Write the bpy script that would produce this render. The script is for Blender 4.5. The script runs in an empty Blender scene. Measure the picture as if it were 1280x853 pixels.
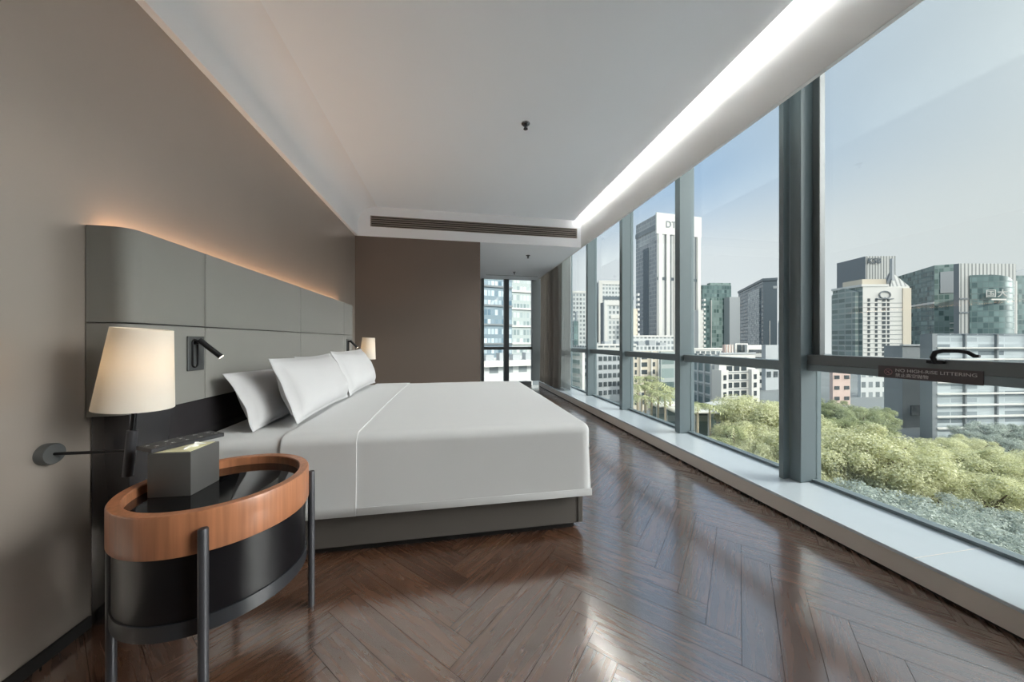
import bpy, bmesh, math, random
from mathutils import Vector, Matrix, noise
PI = math.pi
S = bpy.context.scene
C = S.collection
# ------------------------------------------------------------------ camera numbers
F, H0 = 408.0, 1.1
YAW = math.atan(73 / F)
cY, sY = math.cos(YAW), math.sin(YAW)

def at(px, py, d):
    """world point at view depth d metres for a point of the photograph (used to survey the city)"""
    a = (px - 640) / F * d
    return Vector((a * cY + d * sY, -a * sY + d * cY, H0 + (427 - py) / F * d))

def pxdir(px):
    a = (px - 640) / F
    return Vector((a * cY + sY, -a * sY + cY))

# ------------------------------------------------------------------ materials
def srgb(r, g, b):
    f = lambda c: (c / 255 / 12.92) if c / 255 <= 0.04045 else ((c / 255 + 0.055) / 1.055) ** 2.4
    return (f(r), f(g), f(b), 1)

class NT:
    def __init__(s, m):
        s.m = m; m.use_nodes = True; s.t = m.node_tree; s.b = s.t.nodes.get('Principled BSDF')
    def n(s, ty, **kw):
        nd = s.t.nodes.new(ty)
        for k, v in kw.items(): setattr(nd, k, v)
        return nd
    def l(s, a, b): s.t.links.new(a, b)
    def math(s, op, a, b=None, c=None):
        nd = s.n('ShaderNodeMath', operation=op)
        for i, v in enumerate((a, b, c)):
            if v is None: continue
            if isinstance(v, (int, float)): nd.inputs[i].default_value = v
            else: s.l(v, nd.inputs[i])
        return nd.outputs[0]
    def mix(s, fac, a, b):
        nd = s.n('ShaderNodeMix', data_type='RGBA')
        for i, v in ((0, fac), (6, a), (7, b)):
            if isinstance(v, (int, float, tuple)): nd.inputs[i].default_value = v
            else: s.l(v, nd.inputs[i])
        return nd.outputs[2]

def mat(name, col, rough=0.5, metal=0.0, bump=0.0, bscale=200.0, var=0.0, vscale=3.0, spec=0.5, coat=0.0, sheen=0.0, stretch=None):
    m = bpy.data.materials.new(name); q = NT(m); b = q.b
    b.inputs['Base Color'].default_value = col
    b.inputs['Roughness'].default_value = rough
    b.inputs['Metallic'].default_value = metal
    b.inputs['Specular IOR Level'].default_value = spec
    if coat: b.inputs['Coat Weight'].default_value = coat; b.inputs['Coat Roughness'].default_value = 0.1
    if sheen: b.inputs['Sheen Weight'].default_value = sheen
    tc = q.n('ShaderNodeTexCoord'); src = tc.outputs['Object']
    if stretch:
        mp = q.n('ShaderNodeMapping'); mp.inputs['Scale'].default_value = stretch
        q.l(src, mp.inputs['Vector']); src = mp.outputs[0]
    if var:
        nz = q.n('ShaderNodeTexNoise'); nz.inputs['Scale'].default_value = vscale; nz.inputs['Detail'].default_value = 4
        q.l(src, nz.inputs['Vector'])
        d = tuple(max(0, c * (1 - var)) for c in col[:3]) + (1,); u = tuple(min(1, c * (1 + var)) for c in col[:3]) + (1,)
        q.l(q.mix(nz.outputs[0], d, u), b.inputs['Base Color'])
    if bump:
        nz = q.n('ShaderNodeTexNoise'); nz.inputs['Scale'].default_value = bscale; nz.inputs['Detail'].default_value = 3
        q.l(src, nz.inputs['Vector'])
        bp = q.n('ShaderNodeBump'); bp.inputs['Strength'].default_value = bump; bp.inputs['Distance'].default_value = 0.002
        q.l(nz.outputs[0], bp.inputs['Height']); q.l(bp.outputs[0], b.inputs['Normal'])
    return m

def emis(name, col, strength):
    m = bpy.data.materials.new(name); q = NT(m)
    q.b.inputs['Base Color'].default_value = col
    q.b.inputs['Emission Color'].default_value = col; q.b.inputs['Emission Strength'].default_value = strength
    return m

def glass_pane_mat():
    m = bpy.data.materials.new('window_glass'); q = NT(m); q.t.nodes.remove(q.b)
    out = q.t.nodes['Material Output']
    tr = q.n('ShaderNodeBsdfTransparent'); tr.inputs[0].default_value = (0.965, 0.985, 0.98, 1)
    gl = q.n('ShaderNodeBsdfGlossy'); gl.inputs['Roughness'].default_value = 0.0; gl.inputs[0].default_value = (0.9, 0.95, 0.95, 1)
    ge = q.n('ShaderNodeNewGeometry'); dp = q.n('ShaderNodeVectorMath', operation='DOT_PRODUCT')
    q.l(ge.outputs['Incoming'], dp.inputs[0]); q.l(ge.outputs['Normal'], dp.inputs[1])
    k = q.math('POWER', q.math('SUBTRACT', 1.0, q.math('ABSOLUTE', dp.outputs['Value'])), 5)
    mx = q.n('ShaderNodeMixShader')
    q.l(q.math('ADD', q.math('MULTIPLY', k, .6), .025), mx.inputs[0]); q.l(tr.outputs[0], mx.inputs[1]); q.l(gl.outputs[0], mx.inputs[2]); q.l(mx.outputs[0], out.inputs[0])
    return m

def floor_mat():
    m = bpy.data.materials.new('herringbone_wood'); q = NT(m); b = q.b
    uv = q.n('ShaderNodeUVMap', uv_map='UVMap'); at_ = q.n('ShaderNodeAttribute', attribute_name='plank')
    mp = q.n('ShaderNodeMapping'); mp.inputs['Scale'].default_value = (1.0, 12, 1)
    add = q.n('ShaderNodeVectorMath', operation='ADD'); sc = q.n('ShaderNodeVectorMath', operation='SCALE')
    q.l(at_.outputs['Vector'], sc.inputs[0]); sc.inputs['Scale'].default_value = 37.0
    q.l(uv.outputs[0], add.inputs[0]); q.l(sc.outputs[0], add.inputs[1]); q.l(add.outputs[0], mp.inputs[0])
    nz = q.n('ShaderNodeTexNoise'); nz.inputs['Scale'].default_value = 3; nz.inputs['Detail'].default_value = 6; nz.inputs['Distortion'].default_value = 1.2
    q.l(mp.outputs[0], nz.inputs[0])
    mp2 = q.n('ShaderNodeMapping'); mp2.inputs['Scale'].default_value = (2.2, 7, 1); q.l(add.outputs[0], mp2.inputs[0])
    nz2 = q.n('ShaderNodeTexNoise'); nz2.inputs['Scale'].default_value = 1.4; nz2.inputs['Detail'].default_value = 2; nz2.inputs['Distortion'].default_value = .6
    q.l(mp2.outputs[0], nz2.inputs[0])
    r = q.n('ShaderNodeValToRGB'); cr = r.color_ramp
    cr.elements[0].position = .25; cr.elements[0].color = srgb(70, 45, 33); cr.elements[1].position = .8; cr.elements[1].color = srgb(122, 86, 64)
    v = q.math('ADD', q.math('MULTIPLY', nz.outputs[0], .5), q.math('MULTIPLY', nz2.outputs[0], .42))
    sx = q.n('ShaderNodeSeparateXYZ'); q.l(at_.outputs['Vector'], sx.inputs[0])
    v = q.math('ADD', v, q.math('MULTIPLY', q.math('SUBTRACT', sx.outputs[0], .42), .16))
    q.l(v, r.inputs[0]); q.l(r.outputs[0], b.inputs['Base Color'])
    b.inputs['Roughness'].default_value = .27; b.inputs['Specular IOR Level'].default_value = .8; b.inputs['Coat Weight'].default_value = 1; b.inputs['Coat IOR'].default_value = 3.1; b.inputs['Coat Roughness'].default_value = .15
    rr = q.math('ADD', q.math('MULTIPLY', nz.outputs[0], .14), .2); q.l(rr, b.inputs['Roughness'])
    return m

def facade(name, cw, ch, frame, glass_a, glass_b, lw=.12, lh=.25, rough=.25, refl=.5, off=(0, 0), haze=0.0):
    """curtain wall: UVs are in metres; cells cw x ch, frame lines lw / lh wide, glass tone varies per cell"""
    m = bpy.data.materials.new(name); q = NT(m); b = q.b
    uv = q.n('ShaderNodeUVMap', uv_map='UVMap'); sp = q.n('ShaderNodeSeparateXYZ'); q.l(uv.outputs[0], sp.inputs[0])
    u = q.math('DIVIDE', q.math('ADD', sp.outputs[0], 500 + off[0]), cw); v = q.math('DIVIDE', q.math('ADD', sp.outputs[1], 500 + off[1]), ch)
    fu, fv = q.math('FRACT', u), q.math('FRACT', v)
    line = q.math('MAXIMUM', q.math('LESS_THAN', fu, lw), q.math('LESS_THAN', fv, lh))
    cx = q.n('ShaderNodeCombineXYZ'); q.l(q.math('FLOOR', u), cx.inputs[0]); q.l(q.math('FLOOR', v), cx.inputs[1])
    wn = q.n('ShaderNodeTexWhiteNoise', noise_dimensions='2D'); q.l(cx.outputs[0], wn.inputs[0])
    nz = q.n('ShaderNodeTexNoise'); nz.inputs['Scale'].default_value = .09; nz.inputs['Detail'].default_value = 3; q.l(uv.outputs[0], nz.inputs[0])
    k = q.math('MULTIPLY', wn.outputs[0], q.math('ADD', nz.outputs[0], .45))
    g = q.mix(k, glass_a, glass_b)
    q.l(q.mix(line, g, frame), b.inputs['Base Color'])
    q.l(q.math('ADD', q.math('MULTIPLY', line, .4), rough), b.inputs['Roughness'])
    b.inputs['Specular IOR Level'].default_value = refl
    return m

def shade_mat():
    m = bpy.data.materials.new('lampshade_fabric'); q = NT(m); q.t.nodes.remove(q.b); out = q.t.nodes['Material Output']
    d = q.n('ShaderNodeBsdfDiffuse'); d.inputs[0].default_value = srgb(246, 243, 238)
    t = q.n('ShaderNodeBsdfTranslucent'); t.inputs[0].default_value = srgb(246, 238, 224)
    mx = q.n('ShaderNodeMixShader'); mx.inputs[0].default_value = .45
    q.l(d.outputs[0], mx.inputs[1]); q.l(t.outputs[0], mx.inputs[2]); q.l(mx.outputs[0], out.inputs[0])
    return m

def drape_mat(name, col, k):
    m = bpy.data.materials.new(name); q = NT(m); q.t.nodes.remove(q.b); out = q.t.nodes['Material Output']
    d = q.n('ShaderNodeBsdfDiffuse'); t = q.n('ShaderNodeBsdfTranslucent'); d.inputs[0].default_value = col; t.inputs[0].default_value = col
    mx = q.n('ShaderNodeMixShader'); mx.inputs[0].default_value = k
    q.l(d.outputs[0], mx.inputs[1]); q.l(t.outputs[0], mx.inputs[2]); q.l(mx.outputs[0], out.inputs[0])
    return m

def leaf_mat(name, a, b_):
    m = bpy.data.materials.new(name); q = NT(m); q.t.nodes.remove(q.b); out = q.t.nodes['Material Output']
    g = q.n('ShaderNodeAttribute', attribute_name='leaf')
    sx = q.n('ShaderNodeSeparateXYZ'); q.l(g.outputs['Vector'], sx.inputs[0])
    col = q.mix(sx.outputs[0], a, b_)
    d = q.n('ShaderNodeBsdfDiffuse'); t = q.n('ShaderNodeBsdfTranslucent'); q.l(col, d.inputs[0]); q.l(col, t.inputs[0])
    mx = q.n('ShaderNodeMixShader'); mx.inputs[0].default_value = .3
    q.l(d.outputs[0], mx.inputs[1]); q.l(t.outputs[0], mx.inputs[2]); q.l(mx.outputs[0], out.inputs[0])
    return m

M = {}
M['taupe'] = mat('taupe_wallcovering', srgb(176, 166, 157), .35, metal=.6, bump=.1, bscale=400, spec=.6, var=.05, vscale=2.5)
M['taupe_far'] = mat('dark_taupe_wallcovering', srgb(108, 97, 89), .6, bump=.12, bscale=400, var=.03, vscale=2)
M['white'] = mat('white_plaster', srgb(236, 240, 245), .7, bump=.05, bscale=120)
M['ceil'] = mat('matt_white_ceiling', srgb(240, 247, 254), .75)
M['fascia'] = mat('satin_white_plaster', srgb(222, 223, 222), .55)
M['floor'] = floor_mat()
M['gap'] = mat('dark_groove', srgb(42, 28, 22), .8)
M['black'] = mat('black_recess', srgb(22, 20, 20), .6)
M['sill'] = mat('pale_grey_stone', srgb(200, 210, 216), .18, var=.04, vscale=5, coat=.3)
M['sillfront'] = mat('beige_grey_panel', srgb(222, 214, 206), .45, var=.03, vscale=3)
M['alu'] = mat('grey_aluminium', srgb(122, 135, 139), .45, metal=.05, var=.03, vscale=2)
M['alu_dark'] = mat('dark_aluminium', srgb(104, 110, 112), .42, metal=.15)
M['glass'] = glass_pane_mat()
M['grey_fab'] = mat('grey_upholstery', srgb(130, 129, 125), .6, bump=.35, bscale=900, var=.04, vscale=12, sheen=.2)
M['gloss_black'] = mat('gloss_black_panel', srgb(40, 38, 40), .16, spec=.6)
M['base_fab'] = mat('charcoal_bed_fabric', srgb(88, 83, 79), .8, bump=.3, bscale=1200)
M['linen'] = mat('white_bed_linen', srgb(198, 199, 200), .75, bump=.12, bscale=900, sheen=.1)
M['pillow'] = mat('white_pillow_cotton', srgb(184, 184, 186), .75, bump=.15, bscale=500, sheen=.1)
M['oak'] = mat('warm_wood_rim', srgb(160, 106, 75), .36, var=.55, vscale=60, stretch=(1, 1, .04), bump=.06, bscale=60)
M['lacquer'] = mat('black_glass_top', srgb(10, 10, 12), .04, spec=.7)
M['drum'] = mat('black_gloss_lacquer', srgb(15, 14, 17), .34, spec=.28)
M['drumedge'] = mat('grey_lacquer_edge', srgb(38, 40, 44), .35)
M['gunmetal'] = mat('gunmetal', srgb(62, 62, 66), .42, metal=.4)
M['plate'] = mat('grey_metal_plate', srgb(92, 94, 94), .4, metal=.4)
M['dark_metal'] = mat('black_metal', srgb(34, 34, 36), .32, metal=.6)
M['chrome'] = mat('brushed_steel', srgb(150, 150, 150), .25, metal=.9)
M['shade'] = shade_mat()
M['box'] = mat('dark_grey_leatherette', srgb(78, 77, 76), .42, bump=.1, bscale=700)
M['cream'] = mat('cream_card', srgb(214, 208, 172), .6)
M['tissue'] = mat('white_tissue', srgb(246, 246, 246), .8)
M['cover'] = mat('black_cover', srgb(38, 38, 42), .4, var=.3, vscale=220)
M['star'] = mat('white_star_print', srgb(225, 225, 222), .5)
M['curtain'] = drape_mat('taupe_curtain', srgb(182, 178, 173), .42)
M['sheer'] = drape_mat('pale_sheer', srgb(205, 208, 208), .55)
M['vent'] = mat('dark_vent_cavity', srgb(60, 55, 52), .6)
M['slat'] = mat('taupe_vent_slat', srgb(150, 144, 138), .5)
M['led_white'] = emis('warm_white_led', (1, .93, .84, 1), 18)
M['led_warm'] = emis('amber_led', (1, .58, .32, 1), 5.6)
M['lens'] = emis('reading_lens', (1, .9, .75, 1), 2.0)
M['bulb'] = emis('lamp_bulb', (1, .74, .46, 1), 2.7)
M['signred'] = mat('maroon_sign_panel', srgb(66, 54, 56), .4)
M['signwhite'] = mat('sign_lettering', srgb(205, 200, 198), .5)
M['signcircle'] = mat('sign_ring', srgb(176, 130, 132), .5)

# ------------------------------------------------------------------ mesh helpers
def tri_uv(bm):
    """box-project UVs in metres: u horizontal, v up"""
    uv = bm.loops.layers.uv.get('UVMap') or bm.loops.layers.uv.new('UVMap')
    for f in bm.faces:
        n = f.normal
        h = Vector((-n.y, n.x, 0))
        if h.length < .3:
            for lp in f.loops: lp[uv].uv = (lp.vert.co.x, lp.vert.co.y)
        else:
            h.normalize()
            for lp in f.loops: lp[uv].uv = (lp.vert.co.dot(h), lp.vert.co.z)

def obj(name, bm, m, parent=None, smooth=False, uv=False):
    bm.normal_update()
    if uv: tri_uv(bm)
    me = bpy.data.meshes.new(name); bm.to_mesh(me); bm.free()
    for x in (m if isinstance(m, (list, tuple)) else [m]): me.materials.append(x)
    if smooth:
        for p in me.polygons: p.use_smooth = True
        if smooth != 'all':
            me.set_sharp_from_angle(angle=math.radians(40))
    o = bpy.data.objects.new(name, me); C.objects.link(o)
    if parent: o.parent = parent
    return o

def tag(o, label, cat, group=None, kind=None):
    o['label'] = label; o['category'] = cat
    if group: o['group'] = group
    if kind: o['kind'] = kind
    return o

def thing(name, label, cat, loc=(0, 0, 0), rz=0, group=None):
    o = bpy.data.objects.new(name, None); C.objects.link(o); o.empty_display_size = .1
    o.location = loc; o.rotation_euler = (0, 0, rz)
    return tag(o, label, cat, group)

def struct(name, bm, m, parent=None, uv=False, smooth=False):
    o = obj(name, bm, m, parent, uv=uv, smooth=smooth)
    if not parent: o['kind'] = 'structure'
    return o

def B(): return bmesh.new()

def box(bm, x0, x1, y0, y1, z0, z1, bev=0.0, seg=2, mi=0, rot=None):
    r = bmesh.ops.create_cube(bm, size=1)
    vs = r['verts']
    for v in vs: v.co = Vector(((x0 + x1) / 2 + v.co.x * (x1 - x0), (y0 + y1) / 2 + v.co.y * (y1 - y0), (z0 + z1) / 2 + v.co.z * (z1 - z0)))
    fs = set(f for v in vs for f in v.link_faces)
    if bev:
        es = list(set(e for v in vs for e in v.link_edges))
        rb = bmesh.ops.bevel(bm, geom=es, offset=bev, segments=seg, profile=.5, affect='EDGES')
        vs = list(set(rb['verts']) | set(v for f in rb['faces'] for v in f.verts) | set(v for v in vs if v.is_valid))
        fs = set(f for v in vs for f in v.link_faces)
    for f in fs: f.material_index = mi
    if rot: bmesh.ops.transform(bm, matrix=rot, verts=vs)
    return vs

def frame_of(d):
    d = d.normalized(); a = Vector((0, 0, 1)) if abs(d.z) < .9 else Vector((1, 0, 0))
    u = d.cross(a).normalized(); return u, d.cross(u).normalized()

def tube(bm, pts, r, n=16, cap=True, mi=0):
    pts = [Vector(p) for p in pts]
    rs = r if isinstance(r, (list, tuple)) else [r] * len(pts)
    rings = []; u = None
    for i, p in enumerate(pts):
        d = (pts[min(i + 1, len(pts) - 1)] - pts[max(i - 1, 0)]).normalized()
        if u is None: u, w = frame_of(d)
        else:
            u = (u - d * u.dot(d)).normalized(); w = d.cross(u)
        rings.append([bm.verts.new(p + u * math.cos(2 * PI * k / n) * rs[i] + w * math.sin(2 * PI * k / n) * rs[i]) for k in range(n)])
    for a, b in zip(rings, rings[1:]):
        for k in range(n):
            f = bm.faces.new((a[k], a[(k + 1) % n], b[(k + 1) % n], b[k])); f.material_index = mi
    if cap:
        for rg in (rings[0][::-1], rings[-1]):
            f = bm.faces.new(rg); f.material_index = mi

def lathe(bm, prof, n=48, mat4=None, close=False, mi=0):
    rings = []
    for (r, z) in prof:
        rings.append([bm.verts.new(Vector((r * math.cos(2 * PI * k / n), r * math.sin(2 * PI * k / n), z))) for k in range(n)] if r > 1e-6 else [bm.verts.new(Vector((0, 0, z)))])
    if mat4:
        for rg in rings:
            for v in rg: v.co = mat4 @ v.co
    pairs = list(zip(rings, rings[1:])) + ([(rings[-1], rings[0])] if close else [])
    for a, b in pairs:
        for k in range(n):
            k2 = (k + 1) % n
            if len(a) == 1 and len(b) == 1: continue
            if len(a) == 1: f = bm.faces.new((a[0], b[k2], b[k]))
            elif len(b) == 1: f = bm.faces.new((a[k], a[k2], b[0]))
            else: f = bm.faces.new((a[k], a[k2], b[k2], b[k]))
            f.material_index = mi
    bmesh.ops.recalc_face_normals(bm, faces=bm.faces[:])

def prism(bm, poly, z0, z1, mi=0):
    lo = [bm.verts.new((p[0], p[1], z0)) for p in poly]; hi = [bm.verts.new((p[0], p[1], z1)) for p in poly]
    n = len(poly); fs = []
    for i in range(n): fs.append(bm.faces.new((lo[i], lo[(i + 1) % n], hi[(i + 1) % n], hi[i])))
    fs.append(bm.faces.new(hi)); fs.append(bm.faces.new(lo[::-1]))
    for f in fs: f.material_index = mi
    bmesh.ops.recalc_face_normals(bm, faces=fs)
    return fs

def text_mesh(body, size, ex=.001, align='LEFT'):
    cu = bpy.data.curves.new('lettering', 'FONT'); cu.body = body; cu.size = size; cu.extrude = ex; cu.align_x = align
    o = bpy.data.objects.new('lettering', cu); C.objects.link(o)
    bpy.context.view_layer.update()
    dg = bpy.context.evaluated_depsgraph_get()
    me = bpy.data.meshes.new_from_object(o.evaluated_get(dg))
    bpy.data.objects.remove(o); bpy.data.curves.remove(cu)
    bm = bmesh.new(); bm.from_mesh(me); bpy.data.meshes.remove(me)
    return bm

# ------------------------------------------------------------------ room numbers
XL, XF, XG = -1.38, 2.01, 2.478          # left wall, fascia, glass plane
ZL, ZH = 2.60, 3.03                       # low ceiling level, raised ceiling
YB, YD, YE = -3.2, 4.96, 7.9              # rear wall, dark partition, end window
XD = 0.397                                # right end of the dark partition

# ------------------------------------------------------------------ floor : one mesh of herringbone planks
def build_floor():
    bm = B(); uv = bm.loops.layers.uv.new('UVMap'); lay = bm.loops.layers.float_color.new('plank')
    W, n = .115, 6; g = .0008; rnd = random.Random(4)
    a = Vector((1, 1, 0)) / math.sqrt(2); b = Vector((-1, 1, 0)) / math.sqrt(2)
    org = Vector((1.042, 1.032, 0))
    def quad(a0, a1, b0, b1, alongA):
        cs = [(a0 + g / W, b0 + g / W), (a1 - g / W, b0 + g / W), (a1 - g / W, b1 - g / W), (a0 + g / W, b1 - g / W)]
        ps = [org + a * p * W + b * q_ * W for p, q_ in cs]
        if all(p.x < XL - .02 or p.x > 2.12 or p.y < YB or p.y > YE for p in ps): return
        f = bm.faces.new([bm.verts.new(p) for p in ps]); r = rnd.random(); r2 = rnd.random(); f.material_index = 0
        for lp, (p, q_) in zip(f.loops, cs):
            lp[uv].uv = ((p - a0) * W, (q_ - b0) * W) if alongA else ((q_ - b0) * W, (p - a0) * W)
            lp[lay] = (r, r2, 0, 1)
    for k in range(-60, 70):
        for m_ in range(-8, 8):
            s = k + 2 * n * m_
            # keep only planks close to the room
            quad(s, s + n, k, k + 1, True)
            quad(s + n, s + n + 1, k - n + 1, k + 1, False)
    # clip to the room outline
    for co, no in (((XL, 0, 0), (-1, 0, 0)), ((2.08, 0, 0), (1, 0, 0)), ((0, YB, 0), (0, -1, 0)), ((0, YE, 0), (0, 1, 0))):
        bmesh.ops.bisect_plane(bm, geom=bm.verts[:] + bm.edges[:] + bm.faces[:], plane_co=co, plane_no=no, clear_outer=True)
    for f in bm.faces:
        f.normal_update()
        if f.normal.z < 0: f.normal_flip()
    vs = [bm.verts.new(p) for p in ((XL, YB, -.0012), (2.48, YB, -.0012), (2.48, YE, -.0012), (XL, YE, -.0012))]
    lo = [bm.verts.new((v.co.x, v.co.y, -.12)) for v in vs]
    fs = [bm.faces.new(vs), bm.faces.new(lo[::-1])] + [bm.faces.new((vs[i], lo[i], lo[(i + 1) % 4], vs[(i + 1) % 4])) for i in range(4)]
    for f in fs: f.material_index = 1
    struct('floor', bm, [M['floor'], M['gap']])
build_floor()

# ------------------------------------------------------------------ shell
bm = B(); box(bm, XL - .15, XL, YB, YE, 0, 3.3); struct('wall_left', bm, M['taupe'])
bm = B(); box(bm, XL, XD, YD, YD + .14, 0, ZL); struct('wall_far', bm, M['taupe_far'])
bm = B(); box(bm, XL - .15, 2.7, YB - .15, YB, 0, 3.3); struct('wall_rear', bm, M['taupe'])
bm = B(); box(bm, XL - .15, .66, YE, YE + .15, 0, 3.0); struct('wall_end', bm, M['white'])
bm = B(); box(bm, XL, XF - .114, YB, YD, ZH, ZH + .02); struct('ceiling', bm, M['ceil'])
bm = B(); box(bm, XL, XF, YD, YE, ZL + .0, ZL + .06); struct('ceiling_passage', bm, M['white'])
# white bands that close the raised ceiling: left, far (with the air vent), window side
bm = B(); RC = .26
pr = [(XL, ZL), (XL + .04, ZL), (XL + .042, ZL + .004)] + [(XL + .042 + RC - RC * math.cos(PI / 2 * i / 16), ZH - RC + RC * math.sin(PI / 2 * i / 16)) for i in range(17)] + [(XL, ZH)]
e0 = [bm.verts.new((x, YB, z)) for x, z in pr]; e1 = [bm.verts.new((x, YD, z)) for x, z in pr]
for i in range(len(pr)): bm.faces.new((e0[i], e1[i], e1[(i + 1) % len(pr)], e0[(i + 1) % len(pr)]))
bm.faces.new(e0[::-1]); bm.faces.new(e1); bmesh.ops.recalc_face_normals(bm, faces=bm.faces[:])
struct('trim_1', bm, M['white'], smooth=True)
bm = B()
V0, V1, VZ0, VZ1 = -1.174, 1.945, 2.742, 2.898
for (x0, x1, z0, z1) in ((XL + .04, V0, ZL, ZH), (V1, XF, ZL, ZH), (V0, V1, ZL, VZ0), (V0, V1, VZ1, ZH)):
    box(bm, x0, x1, YD, YD + .05, z0 + (0.061 if z0 == ZL else 0), z1)
box(bm, XL + .04, XF, YD - .002, YD, ZL, ZL + .0615)
struct('trim_2', bm, M['white'])
bm = B(); box(bm, XF, XF + .03, YB, YE, ZL, 3.22, .002, 1); struct('trim_3', bm, M['fascia'])
bm = B(); box(bm, XL, XF + .03, YB, YD + .05, 3.22, 3.3); struct('ceiling_slab', bm, M['white'])
bm = B(); box(bm, XF + .03, 2.7, YB, YE + .15, 3.1, 3.3); struct('trim_4', bm, M['white'])
# sill along the windows
bm = B(); box(bm, 2.04, 2.49, YB, 7.72, .105, .122, .003, 2)
struct('trim_5', bm, M['sill'])
bm = B(); box(bm, 2.045, 2.062, YB, 7.72, .014, .105); box(bm, 2.062, 2.6, YB, 7.72, -.05, .105); struct('trim_6', bm, M['sillfront'])
bm = B(); box(bm, 2.056, 2.062, YB, 7.72, 0, .014); struct('trim_7', bm, M['black'])
# joint across the sill stone near the camera
bm = B(); box(bm, 2.04, 2.47, 1.126, 1.129, .1218, .1224); struct('trim_8', bm, M['sillfront'])
bm = B(); box(bm, XL, XL + .012, YB, 1.52, 0, .045, .002, 1); struct('baseboard_left', bm, M['black'])
bm = B(); box(bm, XL, XD + .012, YD - .012, YD, 0, .06, .002, 1); struct('baseboard_far', bm, M['black'])

# ------------------------------------------------------------------ windows along the right
bm = B(); box(bm, 2.352, 2.6, YB, -.58, .122, 3.1); struct('wall_right_blocker', bm, M['taupe'])  # unseen wall in place of windows, added to cut light on the bed
MY = [7.91, 6.709, 5.489, 4.281, 3.084, 1.862, .64, -.58]
TW = .078
for i in range(len(MY)):
    y0 = MY[i + 1] if i + 1 < len(MY) else None
    y1 = MY[i]
    bm = B()
    # mullion post: body + slim glazing bead
    box(bm, 2.352, XG + .05, y1, y1 + TW, .122, 3.1, .004, 1)
    box(bm, 2.30 if i == 5 else 2.352, 2.353, y1 + TW - .002, y1 + TW + .03, .122, 3.1) if i == 5 else None
    if y0 is not None:
        ya, yb = y0 + TW, y1
        near = (y0 < .7 and y1 > 1.5)
        if near: box(bm, 2.405, XG + .03, ya, yb, .896, .94, .003, 1)
        else: box(bm, 2.40, XG + .03, ya, yb, .882, .955, .004, 1)
        box(bm, 2.45, XG + .03, ya, yb, .122, .14)
    w = struct('window_%d' % (len(MY) - i), bm, M['alu'])
    w['label'] = 'tall grey aluminium framed window bay'
    if y0 is not None:
        bm = B(); box(bm, XG, XG + .012, ya, yb, .955 if not near else 1.0, 3.1); obj('upper_pane', bm, M['glass'], w)
        bm = B(); box(bm, XG, XG + .012, ya, yb, .14, .896 if near else .882); obj('lower_pane', bm, M['glass'], w)
        if near:
            bm = B()
            box(bm, 2.405, XG + .02, ya, yb, .94, 1.006, .003, 1)
            box(bm, 2.45, XG + .02, yb - .045, yb, 1.006, 3.1, .003, 1)
            box(bm, 2.45, XG + .02, ya, ya + .045, 1.006, 3.1, .003, 1)
            obj('sash_frame', bm, M['alu_dark'], w)
            # lever handle on the sash
            bm = B()
            yc = 1.245
            box(bm, 2.385, 2.405, yc - .03, yc + .03, .985, 1.004, .004, 2)
            tube(bm, [(2.395, yc, .99), (2.375, yc, 1.02), (2.37, yc - .012, 1.043), (2.368, yc - .04, 1.052), (2.368, yc - .09, 1.052), (2.37, yc - .118, 1.046), (2.374, yc - .135, 1.03), (2.374, yc - .15, 1.03)], [.011, .011, .011, .010, .009, .009, .009, .007], 12)
            h = obj('window_handle', bm, M['dark_metal'], w, True); h['label'] = 'black lever handle'

# ------------------------------------------------------------------ end window
bm = B()
for (x0, x1) in ((.66, .72), (1.205, 1.325), (1.90, 2.478)):
    box(bm, x0, x1, YE - .09, YE + .05, .122 if x0 > .7 else 0, 2.95, .004, 1)
for (x0, x1) in ((.72, 1.205), (1.325, 1.90)):
    box(bm, x0, x1, YE - .05, YE + .04, .885, .958, .004, 1); box(bm, x0, x1, YE - .03, YE + .04, 0, .1)
w = struct('window_11', bm, M['alu_dark'])
for (x0, x1) in ((.72, 1.205), (1.325, 1.90)):
    bm = B(); box(bm, x0, x1, YE, YE + .012, .958, 2.95); obj('upper_pane', bm, M['glass'], w)
    bm = B(); box(bm, x0, x1, YE, YE + .012, .1, .885); obj('lower_pane', bm, M['glass'], w)

# ------------------------------------------------------------------ curtain by the end corner
def pleated(name, x, y0, y1, z0, z1, amp, waves, m, parent, seed, lean=0.0):
    bm = B(); nu, nv = waves * 10, 14; rnd = random.Random(seed)
    ph = [rnd.uniform(-.6, .6) for _ in range(waves + 2)]
    rows = []
    for j in range(nv + 1):
        t = j / nv; row = []
        for i in range(nu + 1):
            s = i / nu; k = s * waves
            pz = ph[int(k)] * (1 - (k % 1)) + ph[int(k) + 1] * (k % 1)
            a = amp * (.75 + .25 * math.sin(3 * s + t * 2)) * math.sin(2 * PI * k + pz + .25 * math.sin(4 * t))
            row.append(bm.verts.new((x + a + lean * s * (1 - t), y0 + (y1 - y0) * s + .012 * math.sin(5 * t + 9 * s), z0 + (z1 - z0) * t)))
        rows.append(row)
    for r0, r1 in zip(rows, rows[1:]):
        for i in range(nu): bm.faces.new((r0[i], r0[i + 1], r1[i + 1], r1[i]))
    o = obj(name, bm, m, parent, 'all')
    md = o.modifiers.new('thick', 'SOLIDIFY'); md.thickness = .004
    return o
ct = thing('curtain', 'taupe grey floor-length pleated curtain drawn back in the far window corner', 'curtain', (0, 0, 0))
pleated('drape', 2.125, 6.42, 7.70, .128, 3.08, .085, 6, M['curtain'], ct, 3)
pleated('sheer_layer', 2.26, 6.12, 6.95, .128, 3.08, .022, 9, M['sheer'], ct, 5)
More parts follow.
